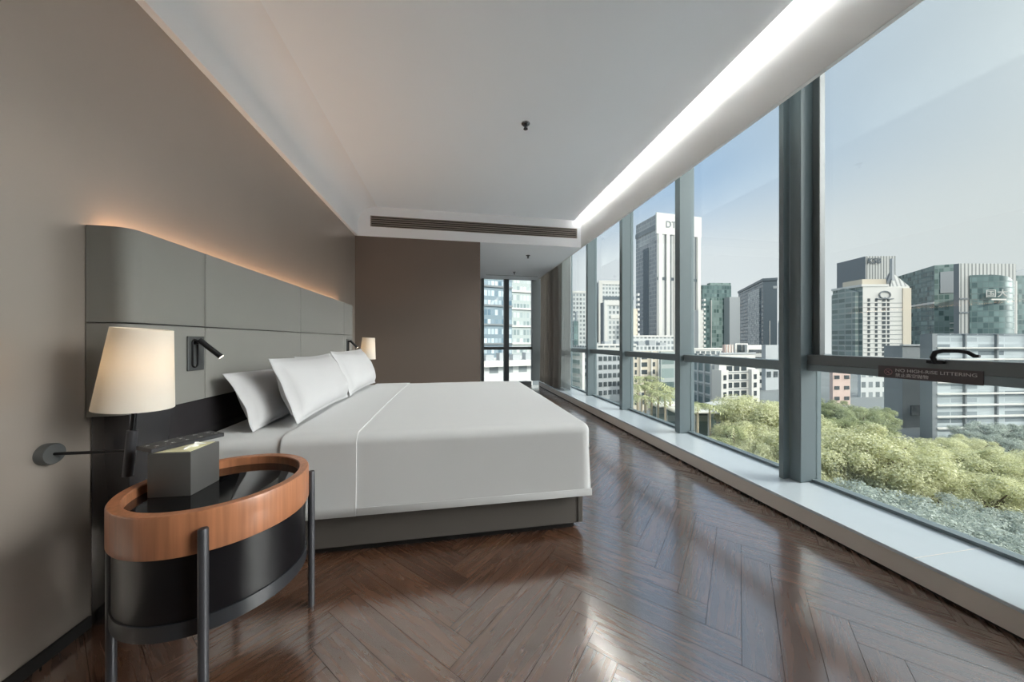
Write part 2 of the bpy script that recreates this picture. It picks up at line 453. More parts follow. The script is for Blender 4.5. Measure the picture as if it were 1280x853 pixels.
bm = B(); box(bm, 2.09, 2.29, 5.9, 7.75, 3.08, 3.1); obj('curtain_track', bm, M['alu'], ct)

# ------------------------------------------------------------------ cove light, vent, sprinklers
bm = B(); box(bm, 1.862, 1.872, YB + .1, YD - .03, 3.052, 3.084)
tag(obj('cove_light', bm, M['led_white']), 'long warm white strip light hidden in the ceiling slot above the windows', 'light')
t = thing('air_vent', 'long linear air vent of dark slats above the dark partition wall', 'vent', (0, YD, VZ0))
bm = B(); box(bm, V0, V1, .02, .048, 0, VZ1 - VZ0); obj('cavity', bm, M['vent'], t)
bm = B()
for (x0, x1, z0, z1) in ((V0, V1, 0, .008), (V0, V1, .148, .156), (V0, V0 + .012, .008, .148), (V1 - .012, V1, .008, .148)): box(bm, x0, x1, -.004, .02, z0, z1)
obj('vent_frame', bm, M['slat'], t)
for k in range(4):
    bm = B(); zc = .032 + k * .0305
    box(bm, V0 + .012, V1 - .012, -.001, .018, zc - .005, zc + .005, rot=None)
    obj('slat', bm, M['slat'], t)

def sprinkler(x, y, z, label):
    t = thing('ceiling_sprinkler', label, 'sprinkler', (x, y, z), 0)
    bm = B(); lathe(bm, [(0, 0), (.038, 0), (.036, -.006), (.022, -.012), (0, -.012)], 32); obj('rosette', bm, M['chrome'], t, True)
    bm = B(); tube(bm, [(0, 0, -.010), (0, 0, -.04)], .008, 12); 
    for s in (-1, 1): tube(bm, [(s * .008, 0, -.014), (s * .016, 0, -.03), (s * .004, 0, -.046)], .003, 8)
    obj('nozzle', bm, M['gunmetal'], t, True)
    bm = B(); lathe(bm, [(0, -.046), (.018, -.046), (.02, -.049), (0, -.051)], 20); obj('deflector', bm, M['gunmetal'], t, True)
sprinkler(.629, 2.828, ZH, 'small metal sprinkler head on the raised ceiling above the bed')
sprinkler(1.283, 5.58, ZL, 'small metal sprinkler head on the low ceiling just past the air vent')
sprinkler(1.305, 6.99, ZL, 'small metal sprinkler head on the low ceiling nearest the end window')
t = thing('slot_diffuser', 'thin dark slot diffuser across the ceiling by the end window', 'vent', (1.32, 7.35, ZL))
bm = B(); box(bm, -.62, .62, -.035, .035, -.006, 0, .002, 1); obj('diffuser_frame', bm, M['white'], t)
bm = B(); box(bm, -.60, .60, -.012, .012, -.008, -.0061); obj('slot', bm, M['vent'], t)

# ------------------------------------------------------------------ headboard
HX, HY0, HY1 = -1.238, 1.505, 4.395
hb = thing('headboard', 'long grey upholstered headboard of square panels on a gloss black base', 'headboard', (XL, HY0, 0))
WX = XL + .003
ho = Vector((XL, HY0, 0))
def hpart(name, bm, m, smooth=True):
    bmesh.ops.translate(bm, verts=bm.verts[:], vec=-ho)
    return obj(name, bm, m, hb, smooth)
cuts = [HY0, 1.903, 2.951, 4.026, HY1]
for (z0, z1) in ((.81, 1.1675), (1.1725, 1.543)):
    for k in range(4):
        bm = B(); y0, y1 = cuts[k] + .0028, cuts[k + 1] - .0028
        # plan outline: rounded outer corners at the two ends
        poly = []; R = .055
        def arc(cx, cy, a0, a1): return [(cx + R * math.cos(a0 + (a1 - a0) * i / 8), cy + R * math.sin(a0 + (a1 - a0) * i / 8)) for i in range(9)]
        if k == 0: poly += [(WX, y0)] + arc(HX - R, y0 + R, -PI / 2, 0)
        else: poly += [(WX, y0), (HX - .004, y0), (HX - .001, y0 + .003), (HX, y0 + .008)]
        if k == 3: poly += arc(HX - R, y1 - R, 0, PI / 2) + [(WX, y1)]
        else: poly += [(HX, y1 - .008), (HX - .001, y1 - .003), (HX - .004, y1), (WX, y1)]
        prism(bm, poly, z0, z1)
        es = [e for e in bm.edges if abs(e.verts[0].co.z - e.verts[1].co.z) < 1e-6 and e.verts[0].co.x > XL + .02 and e.verts[1].co.x > XL + .02 and len(e.link_faces) == 2]
        bmesh.ops.bevel(bm, geom=es, offset=.003, segments=2, profile=.5, affect='EDGES')
        hpart('headboard_panel', bm, M['grey_fab'])
bm = B(); box(bm, WX, -1.252, HY0 + .02, HY1 - .02, 0.0, .81, .004, 2); hpart('black_base_panel', bm, M['gloss_black'])
bm = B(); box(bm, XL + .012, XL + .060, HY0 + .05, HY1 - .12, 1.5435, 1.550); o = hpart('strip_light', bm, M['led_warm'], False); o['label'] = 'amber strip light along the top of the headboard'

# ------------------------------------------------------------------ reading lights
def reading_light(y, label):
    t = thing('reading_light', label, 'lamp', (HX, y, 1.04), 0, None)
    bm = B(); box(bm, 0, .008, -.05, .05, -.083, .083, .002, 1); obj('back_plate', bm, M['plate'], t)
    bm = B(); pts = []
    for i in range(25):
        a = 2 * PI * i / 24; pts.append((.010, .016 * math.cos(a) - .012, .05 * (1 if math.sin(a) > 0 else -1) + .016 * math.sin(a)))
    tube(bm, pts, .0045, 10, False); obj('docking_ring', bm, M['dark_metal'], t, True)
    bm = B(); tube(bm, [(.008, -.012, .052), (.04, -.012, .056)], .010, 14); obj('swivel_joint', bm, M['dark_metal'], t, True)
    bm = B(); tube(bm, [(.032, -.020, .066), (.105, .012, -.018)], .0125, 18); o = obj('light_tube', bm, M['dark_metal'], t, True)
    bm = B(); tube(bm, [(.105, .012, -.018), (.1065, .0126, -.0198)], .0105, 16); obj('lens', bm, M['lens'], o)
reading_light(1.832, 'black folding reading light on the headboard beside the near lamp')
reading_light(4.155, 'black folding reading light at the far end of the headboard')

# ------------------------------------------------------------------ swing arm wall lamps
def wall_lamp(y, label, tilt):
    t = thing('wall_lamp', label, 'lamp', (XL, y, .711))
    MX = Matrix.Rotation(PI / 2, 4, 'Y')
    bm = B(); lathe(bm, [(0, 0), (.036, 0), (.036, .022), (.0335, .026), (0, .026)], 40, MX); obj('wall_plate', bm, M['plate'], t, True)
    bm = B(); tube(bm, [(.02, 0, 0), (.245, 0, -.004)], .0055, 12); obj('swing_arm', bm, M['dark_metal'], t, True)
    R = Matrix.Translation((.245, 0, -.004)) @ Matrix.Rotation(tilt, 4, 'Y')
    def part(name, bm, m, s=True):
        bmesh.ops.transform(bm, matrix=R, verts=bm.verts[:]); return obj(name, bm, m, t, s)
    bm = B(); tube(bm, [(0, 0, -.088), (0, 0, .075)], .0145, 18); part('stem_sleeve', bm, M['gunmetal'])
    bm = B(); tube(bm, [(0, 0, .07), (0, 0, .262)], .0075, 12); part('stem', bm, M['dark_metal'])
    bm = B(); lathe(bm, [(.101, .155), (.0775, .438), (.0755, .438), (.099, .155)], 64, None, True); part('lamp_shade', bm, M['shade'])
    bm = B()
    for k in range(3):
        a = 2 * PI * k / 3; tube(bm, [(0, 0, .262), (.091 * math.cos(a), .091 * math.sin(a), .262)], .0018, 6)
    part('shade_spider', bm, M['dark_metal'])
    bm = B(); lathe(bm, [(0, .264), (.011, .266), (.014, .28), (.024, .305), (.027, .325), (.018, .347), (0, .352)], 20); part('bulb', bm, M['bulb'])
wall_lamp(1.386, 'lit swing-arm wall lamp with white tapered shade above the round nightstand', math.radians(5))
wall_lamp(4.61, 'small lit white-shaded wall lamp beyond the far end of the headboard', math.radians(3))

# ------------------------------------------------------------------ round nightstand
ns = thing('nightstand', 'round black nightstand with wooden rim and slim metal legs', 'nightstand', (-.82, 1.34, 0))
bm = B(); lathe(bm, [(.263, .483), (.265, .487), (.265, .600), (.262, .605), (.236, .605), (.233, .602), (.233, .576), (.233, .483)], 96, None, True); obj('wooden_rim', bm, M['oak'], ns, True)
bm = B(); lathe(bm, [(0, .573), (.2325, .573), (.2325, .566), (0, .566)], 96); obj('glass_top', bm, M['lacquer'], ns, True)
bm = B(); lathe(bm, [(0, .5655), (.232, .5655), (.232, .4825), (.253, .4825), (.253, .292), (0, .292)], 96); obj('drum_body', bm, M['drum'], ns, True)
bm = B(); lathe(bm, [(0, .2915), (.2575, .2915), (.2575, .246), (.252, .243), (0, .243)], 96); obj('bottom_tray', bm, M['drumedge'], ns, True)
for k in range(4):
    a = math.radians((-67, 31, 112, 196)[k])
    bm = B(); x, y = .2775 * math.cos(a), .2775 * math.sin(a)
    lathe(bm, [(0, 0), (.0125, 0), (.0125, .556), (.0105, .559), (0, .559)], 24, Matrix.Translation((x, y, 0))); obj('leg', bm, M['gunmetal'], ns, True)

# box of tissues and star-printed booklet
tb = thing('tissue_box', 'dark grey square tissue box on the round nightstand', 'tissue box', (-.942, 1.352, .573), math.radians(-3))
bm = B(); box(bm, -.066, .066, -.064, .064, 0, .148, .0025, 2); obj('box_body', bm, M['box'], tb, True)
bm = B(); box(bm, -.057, .057, -.055, .055, .148, .1495); obj('lid_inset', bm, M['cream'], tb)
bm = B()
rows = []
for j in range(6):
    t_ = j / 5; rows.append([bm.verts.new((.028 + .022 * (i / 6 - .5) + .006 * math.sin(i * 1.7 + j), -.012 + .05 * (i / 6 - .5), .149 + t_ * .018 * math.cos((i / 6 - .5) * 2.6) + .002 * math.sin(i * 2.3))) for i in range(7)])
for j in range(6):
    for i in range(7): rows[j][i].co.x += .016 * (j / 5) ** 2
for a_, b_ in zip(rows, rows[1:]):
    for i in range(6): bm.faces.new((a_[i], a_[i + 1], b_[i + 1], b_[i]))
o = obj('tissue', bm, M['tissue'], tb, 'all'); md = o.modifiers.new('thick', 'SOLIDIFY'); md.thickness = .001
bk = thing('booklet', 'flat black booklet printed with white stars lying across the tissue box', 'booklet', (-.984, 1.402, .7225), math.radians(60))
bm = B(); box(bm, -.105, .105, -.046, .046, .0005, .015, .0015, 1); rnd = random.Random(2)
def star(bm, cx, cy, r, z):
    vs = [bm.verts.new((cx + (r if i % 2 == 0 else r * .42) * math.cos(PI / 2 + i * PI / 5), cy + (r if i % 2 == 0 else r * .42) * math.sin(PI / 2 + i * PI / 5), z)) for i in range(10)]
    bm.faces.new(vs).material_index = 1
for i in range(5):
    for j in range(2): star(bm, -.084 + i * .042 + rnd.uniform(-.006, .006), -.022 + j * .042 + rnd.uniform(-.006, .006), .0078, .0153)
for i in range(26): star(bm, rnd.uniform(-.098, .098), rnd.uniform(-.04, .04), .0024, .0153)
obj('cover', bm, [M['cover'], M['star']], bk)

# ------------------------------------------------------------------ bed
bed = thing('bed', 'king size bed with charcoal fabric base and white fitted sheet', 'bed', (-.25, 2.8, 0))
bo = Vector((-.25, 2.8, 0))
def bpart(name, bm, m, p=bed, smooth=True):
    bmesh.ops.translate(bm, verts=bm.verts[:], vec=-bo); return obj(name, bm, m, p, smooth)
BY0, BY1 = 1.80, 3.80
bm = B(); box(bm, -1.236, .745, BY0, BY1, .042, .30, .008, 3); base = bpart('bed_base', bm, M['base_fab'])
bm = B(); tube(bm, [(.713, BY0 - .0015, .046), (.713, BY0 - .0015, .296)], .003, 8); bpart('piping', bm, M['base_fab'], base)
bm = B(); box(bm, -1.22, .70, BY0 + .04, BY1 - .04, 0, .042); bpart('plinth', bm, M['black'])
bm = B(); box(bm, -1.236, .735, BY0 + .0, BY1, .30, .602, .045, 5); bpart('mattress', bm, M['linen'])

def cloth_shell(x0, x1, y0, y1, z0, z1, r, open_head, open_foot, thick, amp, seed, nx=40, ny=60):
    """draped cover over a box: rounded top edges, open underneath"""
    bm = B()
    prof = []                                    # across the bed: near hem -> top -> far hem
    def add(y, z): prof.append((y, z))
    for i in range(9): add(y0 - .012 * (1 - i / 8) ** 1.5, z0 + (z1 - r - z0) * i / 8)
    for i in range(1, 9): a = PI - (PI / 2) * i / 8; add(y0 + r + r * math.cos(a), z1 - r + r * math.sin(a))
    for i in range(1, ny): t = i / ny; add(y0 + r + (y1 - y0 - 2 * r) * t, z1 + .008 * math.sin(PI * t))
    for i in range(0, 9): a = PI / 2 - (PI / 2) * i / 8; add(y1 - r + r * math.cos(a), z1 - r + r * math.sin(a))
    for i in range(7, -1, -1): add(y1 + .012 * (1 - i / 8) ** 1.5, z0 + (z1 - r - z0) * i / 8)
    prof = [(Vector((y, z)), z) for y, z in prof]
    cols = []
    xs = [(x0 + (x1 - r - x0) * i / nx if not open_foot else x0 + (x1 - x0) * i / nx) for i in range(nx + 1)]
    xs = [xs[0], xs[0] + .0015] + xs[1:-1] + ([xs[-1] - .0015] if open_foot else []) + [xs[-1]]
    yc = (y0 + y1) / 2
    def col(x, shrink, drop):
        out = []
        for (p, z) in prof:
            y, zz = p.x, p.y
            y = yc + (y - yc) * (1 - shrink * (r / (y1 - y0)) * 2)
            zz = min(zz, z1 + .008 - drop) if drop else zz
            out.append(bm.verts.new((x, y, max(zz, z0))))
        return out
    for x in xs: cols.append(col(x, 0, 0))
    if not open_foot:
        for i in range(1, 9):
            a = (PI / 2) * i / 8; cols.append(col(x1 - r + r * math.sin(a), .5 * (1 - math.cos(a)), r * (1 - math.cos(a))))
        for i in range(1, 9):
            cols.append(col(x1 + .010 * (i / 8) ** 1.5, .5, r + (z1 - r - z0) * i / 8))
    for a, b in zip(cols, cols[1:]):
        for i in range(len(a) - 1): bm.faces.new((a[i], b[i], b[i + 1], a[i + 1]))
    bmesh.ops.remove_doubles(bm, verts=bm.verts[:], dist=.0004)
    bm.normal_update()
    for v in bm.verts:
        n = noise.noise(Vector((v.co.x * 1.7 + seed, v.co.y * 1.3, v.co.z * 2))) + .4 * noise.noise(Vector((v.co.x * 4 + seed, v.co.y * 5, v.co.z * 3)))
        v.co += v.normal * n * amp
    bmesh.ops.recalc_face_normals(bm, faces=bm.faces[:])
    return bm
bm = cloth_shell(-1.232, -.70, 1.764, 3.836, .222, .621, .05, True, True, .01, .002, 4, 16)
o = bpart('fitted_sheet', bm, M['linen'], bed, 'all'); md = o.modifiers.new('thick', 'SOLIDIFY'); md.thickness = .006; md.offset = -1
dv = thing('duvet', 'smooth white duvet spread over the king size bed', 'duvet', (-.25, 2.8, 0))
DY0, DY1 = 1.762, 3.838
bm = cloth_shell(-.80, .775, DY0, DY1, .222, .628, .055, True, False, .015, .003, 1)
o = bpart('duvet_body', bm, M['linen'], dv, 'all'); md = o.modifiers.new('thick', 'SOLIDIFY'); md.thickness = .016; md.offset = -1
bm = cloth_shell(-.83, -.482, DY0 - .005, DY1 + .005, .222, .633, .056, True, True, .012, .002, 7, 12)
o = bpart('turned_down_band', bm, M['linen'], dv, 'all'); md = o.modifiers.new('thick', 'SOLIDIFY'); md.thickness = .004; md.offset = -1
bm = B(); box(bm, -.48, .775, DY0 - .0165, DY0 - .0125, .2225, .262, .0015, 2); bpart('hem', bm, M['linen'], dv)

# ------------------------------------------------------------------ pillows
def pillow(label, w, h, th, loc, lean, yawz, roll=0.0, seed=0, flange=.0):
    """local: width along Y, height along Z, thickness along X; origin at the bottom edge"""
    bm = B(); N = 36; rnd = Vector((seed * 7.1, seed * 3.3, 0))
    sides = []
    for sg in (1, -1):
        g = []
        for j in range(N + 1):
            row = []
            for i in range(N + 1):
                u, v = -1 + 2 * i / N, -1 + 2 * j / N
                f = flange
                uu, vv = min(1, abs(u) / (1 - f)), min(1, abs(v) / (1 - f))
                t = max(0, (1 - uu ** 3.2)) ** .62 * max(0, (1 - vv ** 3.2)) ** .62
                # edges pull in between the corners
                y = u * w / 2 * (1 - .055 * (1 - v * v) ** 1 * abs(u) ** 2)
                z = h / 2 + v * h / 2 * (1 - .075 * (1 - u * u) * abs(v) ** 2)
                wr = noise.noise(Vector((u * 2.2, v * 2.2, sg)) + rnd) * .012 * t + noise.noise(Vector((u * 6, v * 5, sg * 2)) + rnd) * .004 * (1 - t) * (t > 0)
                # sag: fuller in the lower half
                x = sg * (th / 2 * t * (1.0 - .18 * v) + wr + .0012)
                x += .018 * noise.noise(Vector((u * 1.5, v * 1.5, 5)) + rnd)*(1-t)
                row.append(bm.verts.new((x, y, z)))
            g.append(row)
        sides.append(g)
    for si, g in enumerate(sides):
        for j in range(N):
            for i in range(N):
                q = (g[j][i], g[j][i + 1], g[j + 1][i + 1], g[j + 1][i]); bm.faces.new(q if si == 0 else q[::-1])
    a, b = sides
    rim = [(0, i) for i in range(N)] + [(j, N) for j in range(N)] + [(N, i) for i in range(N, 0, -1)] + [(j, 0) for j in range(N, 0, -1)]
    for k in range(len(rim)):
        p, q = rim[k], rim[(k + 1) % len(rim)]
        bm.faces.new((a[p[0]][p[1]], b[p[0]][p[1]], b[q[0]][q[1]], a[q[0]][q[1]]))
    bmesh.ops.recalc_face_normals(bm, faces=bm.faces[:])
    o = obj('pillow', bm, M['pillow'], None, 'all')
    o.rotation_euler = (roll, lean, yawz); o.location = loc
    tag(o, label, 'pillow', None)
    return o
L_ = math.radians
pillow('white pillow leaning on the headboard, nearest the round nightstand', .84, .335, .165, (-1.03, 2.33, .625), L_(-23), L_(0), seed=1, flange=.06)
pillow('white pillow leaning on the headboard, half hidden behind the far front pillow', .84, .39, .165, (-1.03, 3.12, .625), L_(-23), 0, seed=2, flange=.06)
pillow('large white pillow in the front row, closer to the round nightstand', .90, .385, .20, (-.84, 2.40, .645), L_(-21), L_(0), seed=3, flange=.06)
pillow('white pillow in the front row, closer to the dark partition wall', .88, .40, .195, (-.84, 3.32, .645), L_(-21), L_(0), seed=4, flange=.06)

# ------------------------------------------------------------------ warning sign on the window rail
sg = thing('warning_sign', 'dark maroon sign reading NO HIGH-RISE LITTERING stuck on the window rail', 'sign', (2.404, 1.286, .927))
bm = B(); box(bm, -.003, .001, -.189, .189, -.033, .033); obj('sign_panel', bm, M['signred'], sg)
TM = Matrix(((0, 0, -1, -.0032), (-1, 0, 0, 0), (0, 1, 0, 0), (0, 0, 0, 1)))   # text x -> -Y, text y -> Z, facing -X
for body, size, ox, oy in (('NO HIGH-RISE LITTERING', .0235, .116, .004), ('禁止高空抛物', .0215, .116, -.022)):
    bm = text_mesh(body, size, .0003)
    xs = [v.co.x for v in bm.verts]
    if body[0] == 'N' and xs:
        k = .285 / (max(xs) - min(xs))
        for v in bm.verts: v.co.x *= k
    bmesh.ops.transform(bm, matrix=Matrix.Translation((0, ox, oy)) @ TM, verts=bm.verts[:])
    obj('lettering', bm, M['signwhite'], sg)
bm = B(); pts = [(-.0036, .145 + .0165 * math.cos(2 * PI * i / 28), .0165 * math.sin(2 * PI * i / 28)) for i in range(29)]
tube(bm, pts, .0013, 6, False); tube(bm, [(-.0036, .145 + .0117, .0117), (-.0036, .145 - .0117, -.0117)], .0011, 6)
tube(bm, [(-.0036, .139, .008), (-.0036, .147, .001), (-.0036, .141, -.009)], .0011, 6); tube(bm, [(-.0036, .147, .001), (-.0036, .155, -.006)], .0011, 6)
o = obj('prohibition_symbol', bm, M['signcircle'], sg); o['label'] = 'pinkish ring symbol with a slash'
# ------------------------------------------------------------------ the city outside
GZ = -17.0
M['pave'] = mat('city_paving', srgb(112, 118, 118), .9, var=.25, vscale=.08)
M['bark'] = mat('bark', srgb(96, 84, 70), .9, var=.3, vscale=3)
M['palmbark'] = mat('palm_bark', srgb(176, 164, 142), .85, var=.2, vscale=4)
M['leaf_olive'] = leaf_mat('olive_leaves', srgb(160, 164, 112), srgb(255, 254, 222))
M['leaf_green'] = leaf_mat('green_leaves', srgb(120, 134, 98), srgb(222, 226, 182))
M['leaf_silver'] = leaf_mat('silvery_leaves', srgb(120, 134, 124), srgb(226, 232, 222))
M['leaf_palm'] = leaf_mat('palm_leaves', srgb(128, 138, 100), srgb(208, 210, 166))
M['c_white'] = mat('white_render', srgb(214, 213, 208), .8)
M['c_warm'] = mat('cream_render', srgb(204, 195, 178), .8)
M['c_grey'] = mat('grey_cladding', srgb(120, 127, 131), .6)
M['c_lgrey'] = mat('light_grey_cladding', srgb(166, 171, 174), .6)
M['c_pink'] = mat('pale_pink_render', srgb(214, 190, 180), .8)
M['c_dark'] = mat('dark_cladding', srgb(86, 98, 106), .4)
M['w_dark'] = mat('dark_window', srgb(72, 80, 84), .15, spec=.6)
M['roof'] = mat('grey_roof', srgb(150, 150, 146), .9, var=.15, vscale=.3)
M['canopy'] = mat('white_canopy', srgb(232, 230, 222), .6)
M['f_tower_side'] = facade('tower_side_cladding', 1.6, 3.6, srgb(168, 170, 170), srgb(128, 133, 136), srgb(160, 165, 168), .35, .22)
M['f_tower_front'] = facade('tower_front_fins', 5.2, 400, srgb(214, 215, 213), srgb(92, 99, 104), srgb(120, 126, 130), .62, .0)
M['f_green'] = facade('green_glass_wall', 2.4, 3.6, srgb(98, 118, 118), srgb(52, 78, 80), srgb(126, 150, 148), .10, .2)
M['f_green2'] = facade('pale_green_glass_wall', 2.6, 3.8, srgb(132, 150, 147), srgb(70, 98, 95), srgb(150, 170, 165), .16, .16)
M['f_dark'] = facade('dark_glass_wall', 2.2, 3.6, srgb(84, 98, 106), srgb(60, 74, 82), srgb(120, 136, 144), .12, .2)
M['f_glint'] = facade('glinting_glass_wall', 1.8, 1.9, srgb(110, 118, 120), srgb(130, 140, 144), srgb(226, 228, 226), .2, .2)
M['f_office'] = facade('office_glass_wall', .85, 2.1, srgb(118, 136, 146), srgb(84, 112, 130), srgb(206, 220, 226), .24, .42)
M['f_office2'] = facade('bright_office_wall', .9, 2.1, srgb(166, 176, 176), srgb(116, 134, 138), srgb(210, 218, 218), .28, .4)
M['f_fin'] = facade('pale_fin_wall', 2.4, 500, srgb(186, 187, 184), srgb(112, 117, 117), srgb(136, 140, 139), .6, .0)
M['f_band'] = facade('banded_white_wall', 3.0, 3.4, srgb(204, 204, 200), srgb(84, 94, 98), srgb(140, 150, 152), .22, .5)
M['f_louv'] = facade('louvred_glass_wall', 5.6, 1.25, srgb(178, 188, 192), srgb(92, 106, 114), srgb(196, 206, 210), .03, .36)
M['f_whitegrid'] = facade('white_gridded_wall', 2.6, 3.3, srgb(200, 203, 202), srgb(92, 102, 106), srgb(160, 168, 170), .4, .45)
M['f_balc'] = facade('shaded_balcony_wall', 4.2, 3.3, srgb(158, 166, 164), srgb(88, 104, 104), srgb(140, 156, 154), .1, .3)

bm = B(); vs = [bm.verts.new(p) for p in ((2.7, -140, GZ), (520, -140, GZ), (520, 620, GZ), (-260, 620, GZ), (-260, 8.6, GZ), (2.7, 8.6, GZ))]
f = bm.faces.new(vs); f.normal_update(); f.normal.z < 0 and f.normal_flip()
g = bmesh.ops.extrude_face_region(bm, geom=[f]); bmesh.ops.translate(bm, verts=[e for e in g['geom'] if isinstance(e, bmesh.types.BMVert)], vec=(0, 0, -.5))
bmesh.ops.recalc_face_normals(bm, faces=bm.faces[:])
struct('ground', bm, M['pave'])

bm = B(); box(bm, 2.75, 11.6, -26, 8.4, GZ, -4.0); box(bm, 11.3, 11.6, -26, 8.4, -4.0, -3.7)
struct('bounce_terrace', bm, M['c_white'])       # unseen white terrace added below the windows to bounce daylight onto the ceiling

class Bld:
    """a building whose nearest vertical edge stands at photo column xc, depth dc; its left and right faces run back to
       columns xl and xr; phi turns the street grid. Local axes: P along the left face, Q along the right face."""
    def __init__(s, name, label, xc, dc, xl, xr, ytop, phi, group=None, z0=GZ, cat='building'):
        c = at(xc, 427, dc); s.c = Vector((c.x, c.y)); ph = math.radians(phi)
        s.P = Vector((-math.sin(ph), math.cos(ph))); s.Q = Vector((math.cos(ph), math.sin(ph)))
        s.p = s.hit(s.P, xl); s.q = s.hit(s.Q, xr)
        s.top = at(xc, ytop, dc).z; s.z0 = z0
        s.root = thing(name, label, cat, (c.x, c.y, z0), ph, group)
        s.h = s.top - z0
    def hit(s, D, px):
        r = pxdir(px); det = D.x * -r.y + D.y * r.x
        t = (-s.c.x * -r.y + -s.c.y * r.x) / det
        return t
    # local frame of the empty: x = along Q, y = along P
    def block(s, name, m, q0=0, q1=None, p0=0, p1=None, z0=0, z1=None, parent=None, uv=True, label=None):
        q1 = s.q if q1 is None else q1; p1 = s.p if p1 is None else p1; z1 = s.h if z1 is None else z1
        bm = B(); box(bm, q0, q1, p0, p1, z0, z1)
        bm.normal_update()
        if isinstance(m, (list, tuple)):
            for f in bm.faces:
                n = f.normal
                f.material_index = 0 if n.x < -.5 else (1 if n.y < -.5 else 2)
        o = obj(name, bm, m, parent or s.root, uv=uv)
        if label: o['label'] = label
        return o
    def windows(s, face, us, zs, w, h, m=None, d=.15, name='window'):
        """one dark window part per opening, slightly proud frame with sill"""
        for z in zs:
            for u in us:
                bm = B()
                if face == 'Q': box(bm, u, u + w, -d, .05, z, z + h)
                else: box(bm, -d, .05, u, u + w, z, z + h)
                obj(name, bm, m or M['w_dark'], s.root)

def lin(a, b, n): return [a + (b - a) * i / (n - 1) for i in range(n)] if n > 1 else [a]

# --- the tall white and grey tower behind the second window from the curtain
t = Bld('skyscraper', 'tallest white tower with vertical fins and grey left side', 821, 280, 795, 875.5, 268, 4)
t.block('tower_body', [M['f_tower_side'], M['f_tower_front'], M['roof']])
t.block('dark_recess', M['c_dark'], -.6, .1, t.p * .36, t.p * .60, 12, t.h - 26)
t.block('crown_band', M['c_white'], -.8, t.q + .5, -.8, t.p * .02, t.h - 17, t.h + 1)
t.block('crown_side_band', M['c_grey'], -.7, .2, t.p * .02, t.p, t.h - 13, t.h - 9)
for k in range(6):
    u = t.q * (.02 + k * .178)
    t.block('vertical_fin', M['c_white'], u, u + t.q * .075, -1.3, 0, 0, t.h - 17)
t.block('service_band', M['c_dark'], .2, t.q - .2, -.3, .1, t.h * .555, t.h * .575)
bm = text_mesh('DT', 8.0, .2)
bmesh.ops.transform(bm, matrix=Matrix.Translation((t.q * .18, -1.0, t.h - 11)) @ Matrix.Rotation(PI / 2, 4, 'X'), verts=bm.verts[:]); obj('tower_sign', bm, M['c_grey'], t.root)

# --- seen between the curtain and the tower
b = Bld('office_slab', 'pale slab seen just right of the curtain, with faint floor bands', 716, 250, 709, 744, 367, -5)
b.block('slab_body', [M['c_lgrey'], M['f_whitegrid'], M['roof']]); b.block('roof_parapet', M['c_white'], -.3, b.q + .3, -.3, .6, b.h, b.h + 1.6)
b = Bld('small_tower', 'small dark green glazed block in front of the pale slab right of the curtain', 717.5, 170, 714, 723, 402, -5)
b.block('glass_body', M['f_green']); b.block('roof_plant', M['c_lgrey'], b.q * .6, b.q * .9, .5, 3, b.h, b.h + 5)
b = Bld('office_tower', 'broad white tower behind the fourth window post, dark band near its top', 749, 260, 744, 792, 353, -5)
b.block('tower_body', [M['c_grey'], M['f_whitegrid'], M['roof']]); b.block('corner_pier', M['c_white'], -.5, 2.6, -.6, 1.2, 0, b.h + 1)
b.block('roof_rim', M['c_white'], 0, b.q, -.5, .5, b.h - 2, b.h + 1); b.block('dark_band', M['c_dark'], 2.6, b.q, -.25, .1, b.h - 14, b.h - 11.5)
b = Bld('office_block', 'lower white-framed block standing in front of the broad white tower', 756, 215, 750.5, 790, 378, -5)
b.block('glazed_body', [M['c_dark'], M['f_whitegrid'], M['roof']]); b.block('corner_pier', M['c_white'], -.5, 1.6, -.6, 1, 0, b.h + 1)
b.block('roof_frame', M['c_white'], 0, b.q, -.5, .5, b.h - 2.2, b.h + 1); b.block('inner_frame', M['c_white'], 4, b.q, -.35, .3, b.h - 11, b.h - 8.6)
b = Bld('podium_building', 'low white podium with long window bands under the white office blocks', 736, 150, 700, 795, 433, 2)
b.block('podium_body', M['f_band']); b.block('roof_parapet', M['c_white'], -.2, b.q + .2, -.2, .5, b.h, b.h + .9)
for k in range(7):
    bm = B(); box(bm, 4 + k * 6, 7.5 + k * 6, 4, 7, b.h, b.h + 1.4 + .6 * (k % 3)); obj('roof_unit', bm, M['c_lgrey'], b.root)
b = Bld('balcony_building', 'pale residential block with stacked balcony bands right of the curtain', 728, 80, 709, 731, 440, 12)
b.block('wall', M['c_white'])
for k in range(7): b.block('balcony_band', M['f_balc'], -.3, .1, .8, b.p - .8, 1.2 + k * 2.2, 2.4 + k * 2.2)
b = Bld('apartment_block', 'pale grey apartment block behind the fourth window post with small windows', 745, 95, 736, 789, 441, 12)
b.block('wall', M['c_lgrey'])
b.windows('Q', lin(1.0, b.q - 1.8, 7), lin(2.2, b.h - 2.6, 5), 1.1, 1.3)
b = Bld('white_annex', 'sunlit white side block left of the tall tower with toothed balcony edge', 786, 200, 780, 797, 386, 14)
b.block('wall', M['c_warm'])
for k in range(14): b.block('balcony_tooth', M['c_white'], b.q - .2, b.q + 1.0, -.6, 1.4, 6 + k * 3.1, 7.4 + k * 3.1)
b = Bld('rooftop_offices', 'white office podium with gridded windows at the foot of the tall tower', 790, 190, 780, 842, 422, 2)
b.block('wall', M['f_whitegrid']); b.block('roof_parapet', M['c_white'], -.2, b.q, -.3, .4, b.h, b.h + 1)
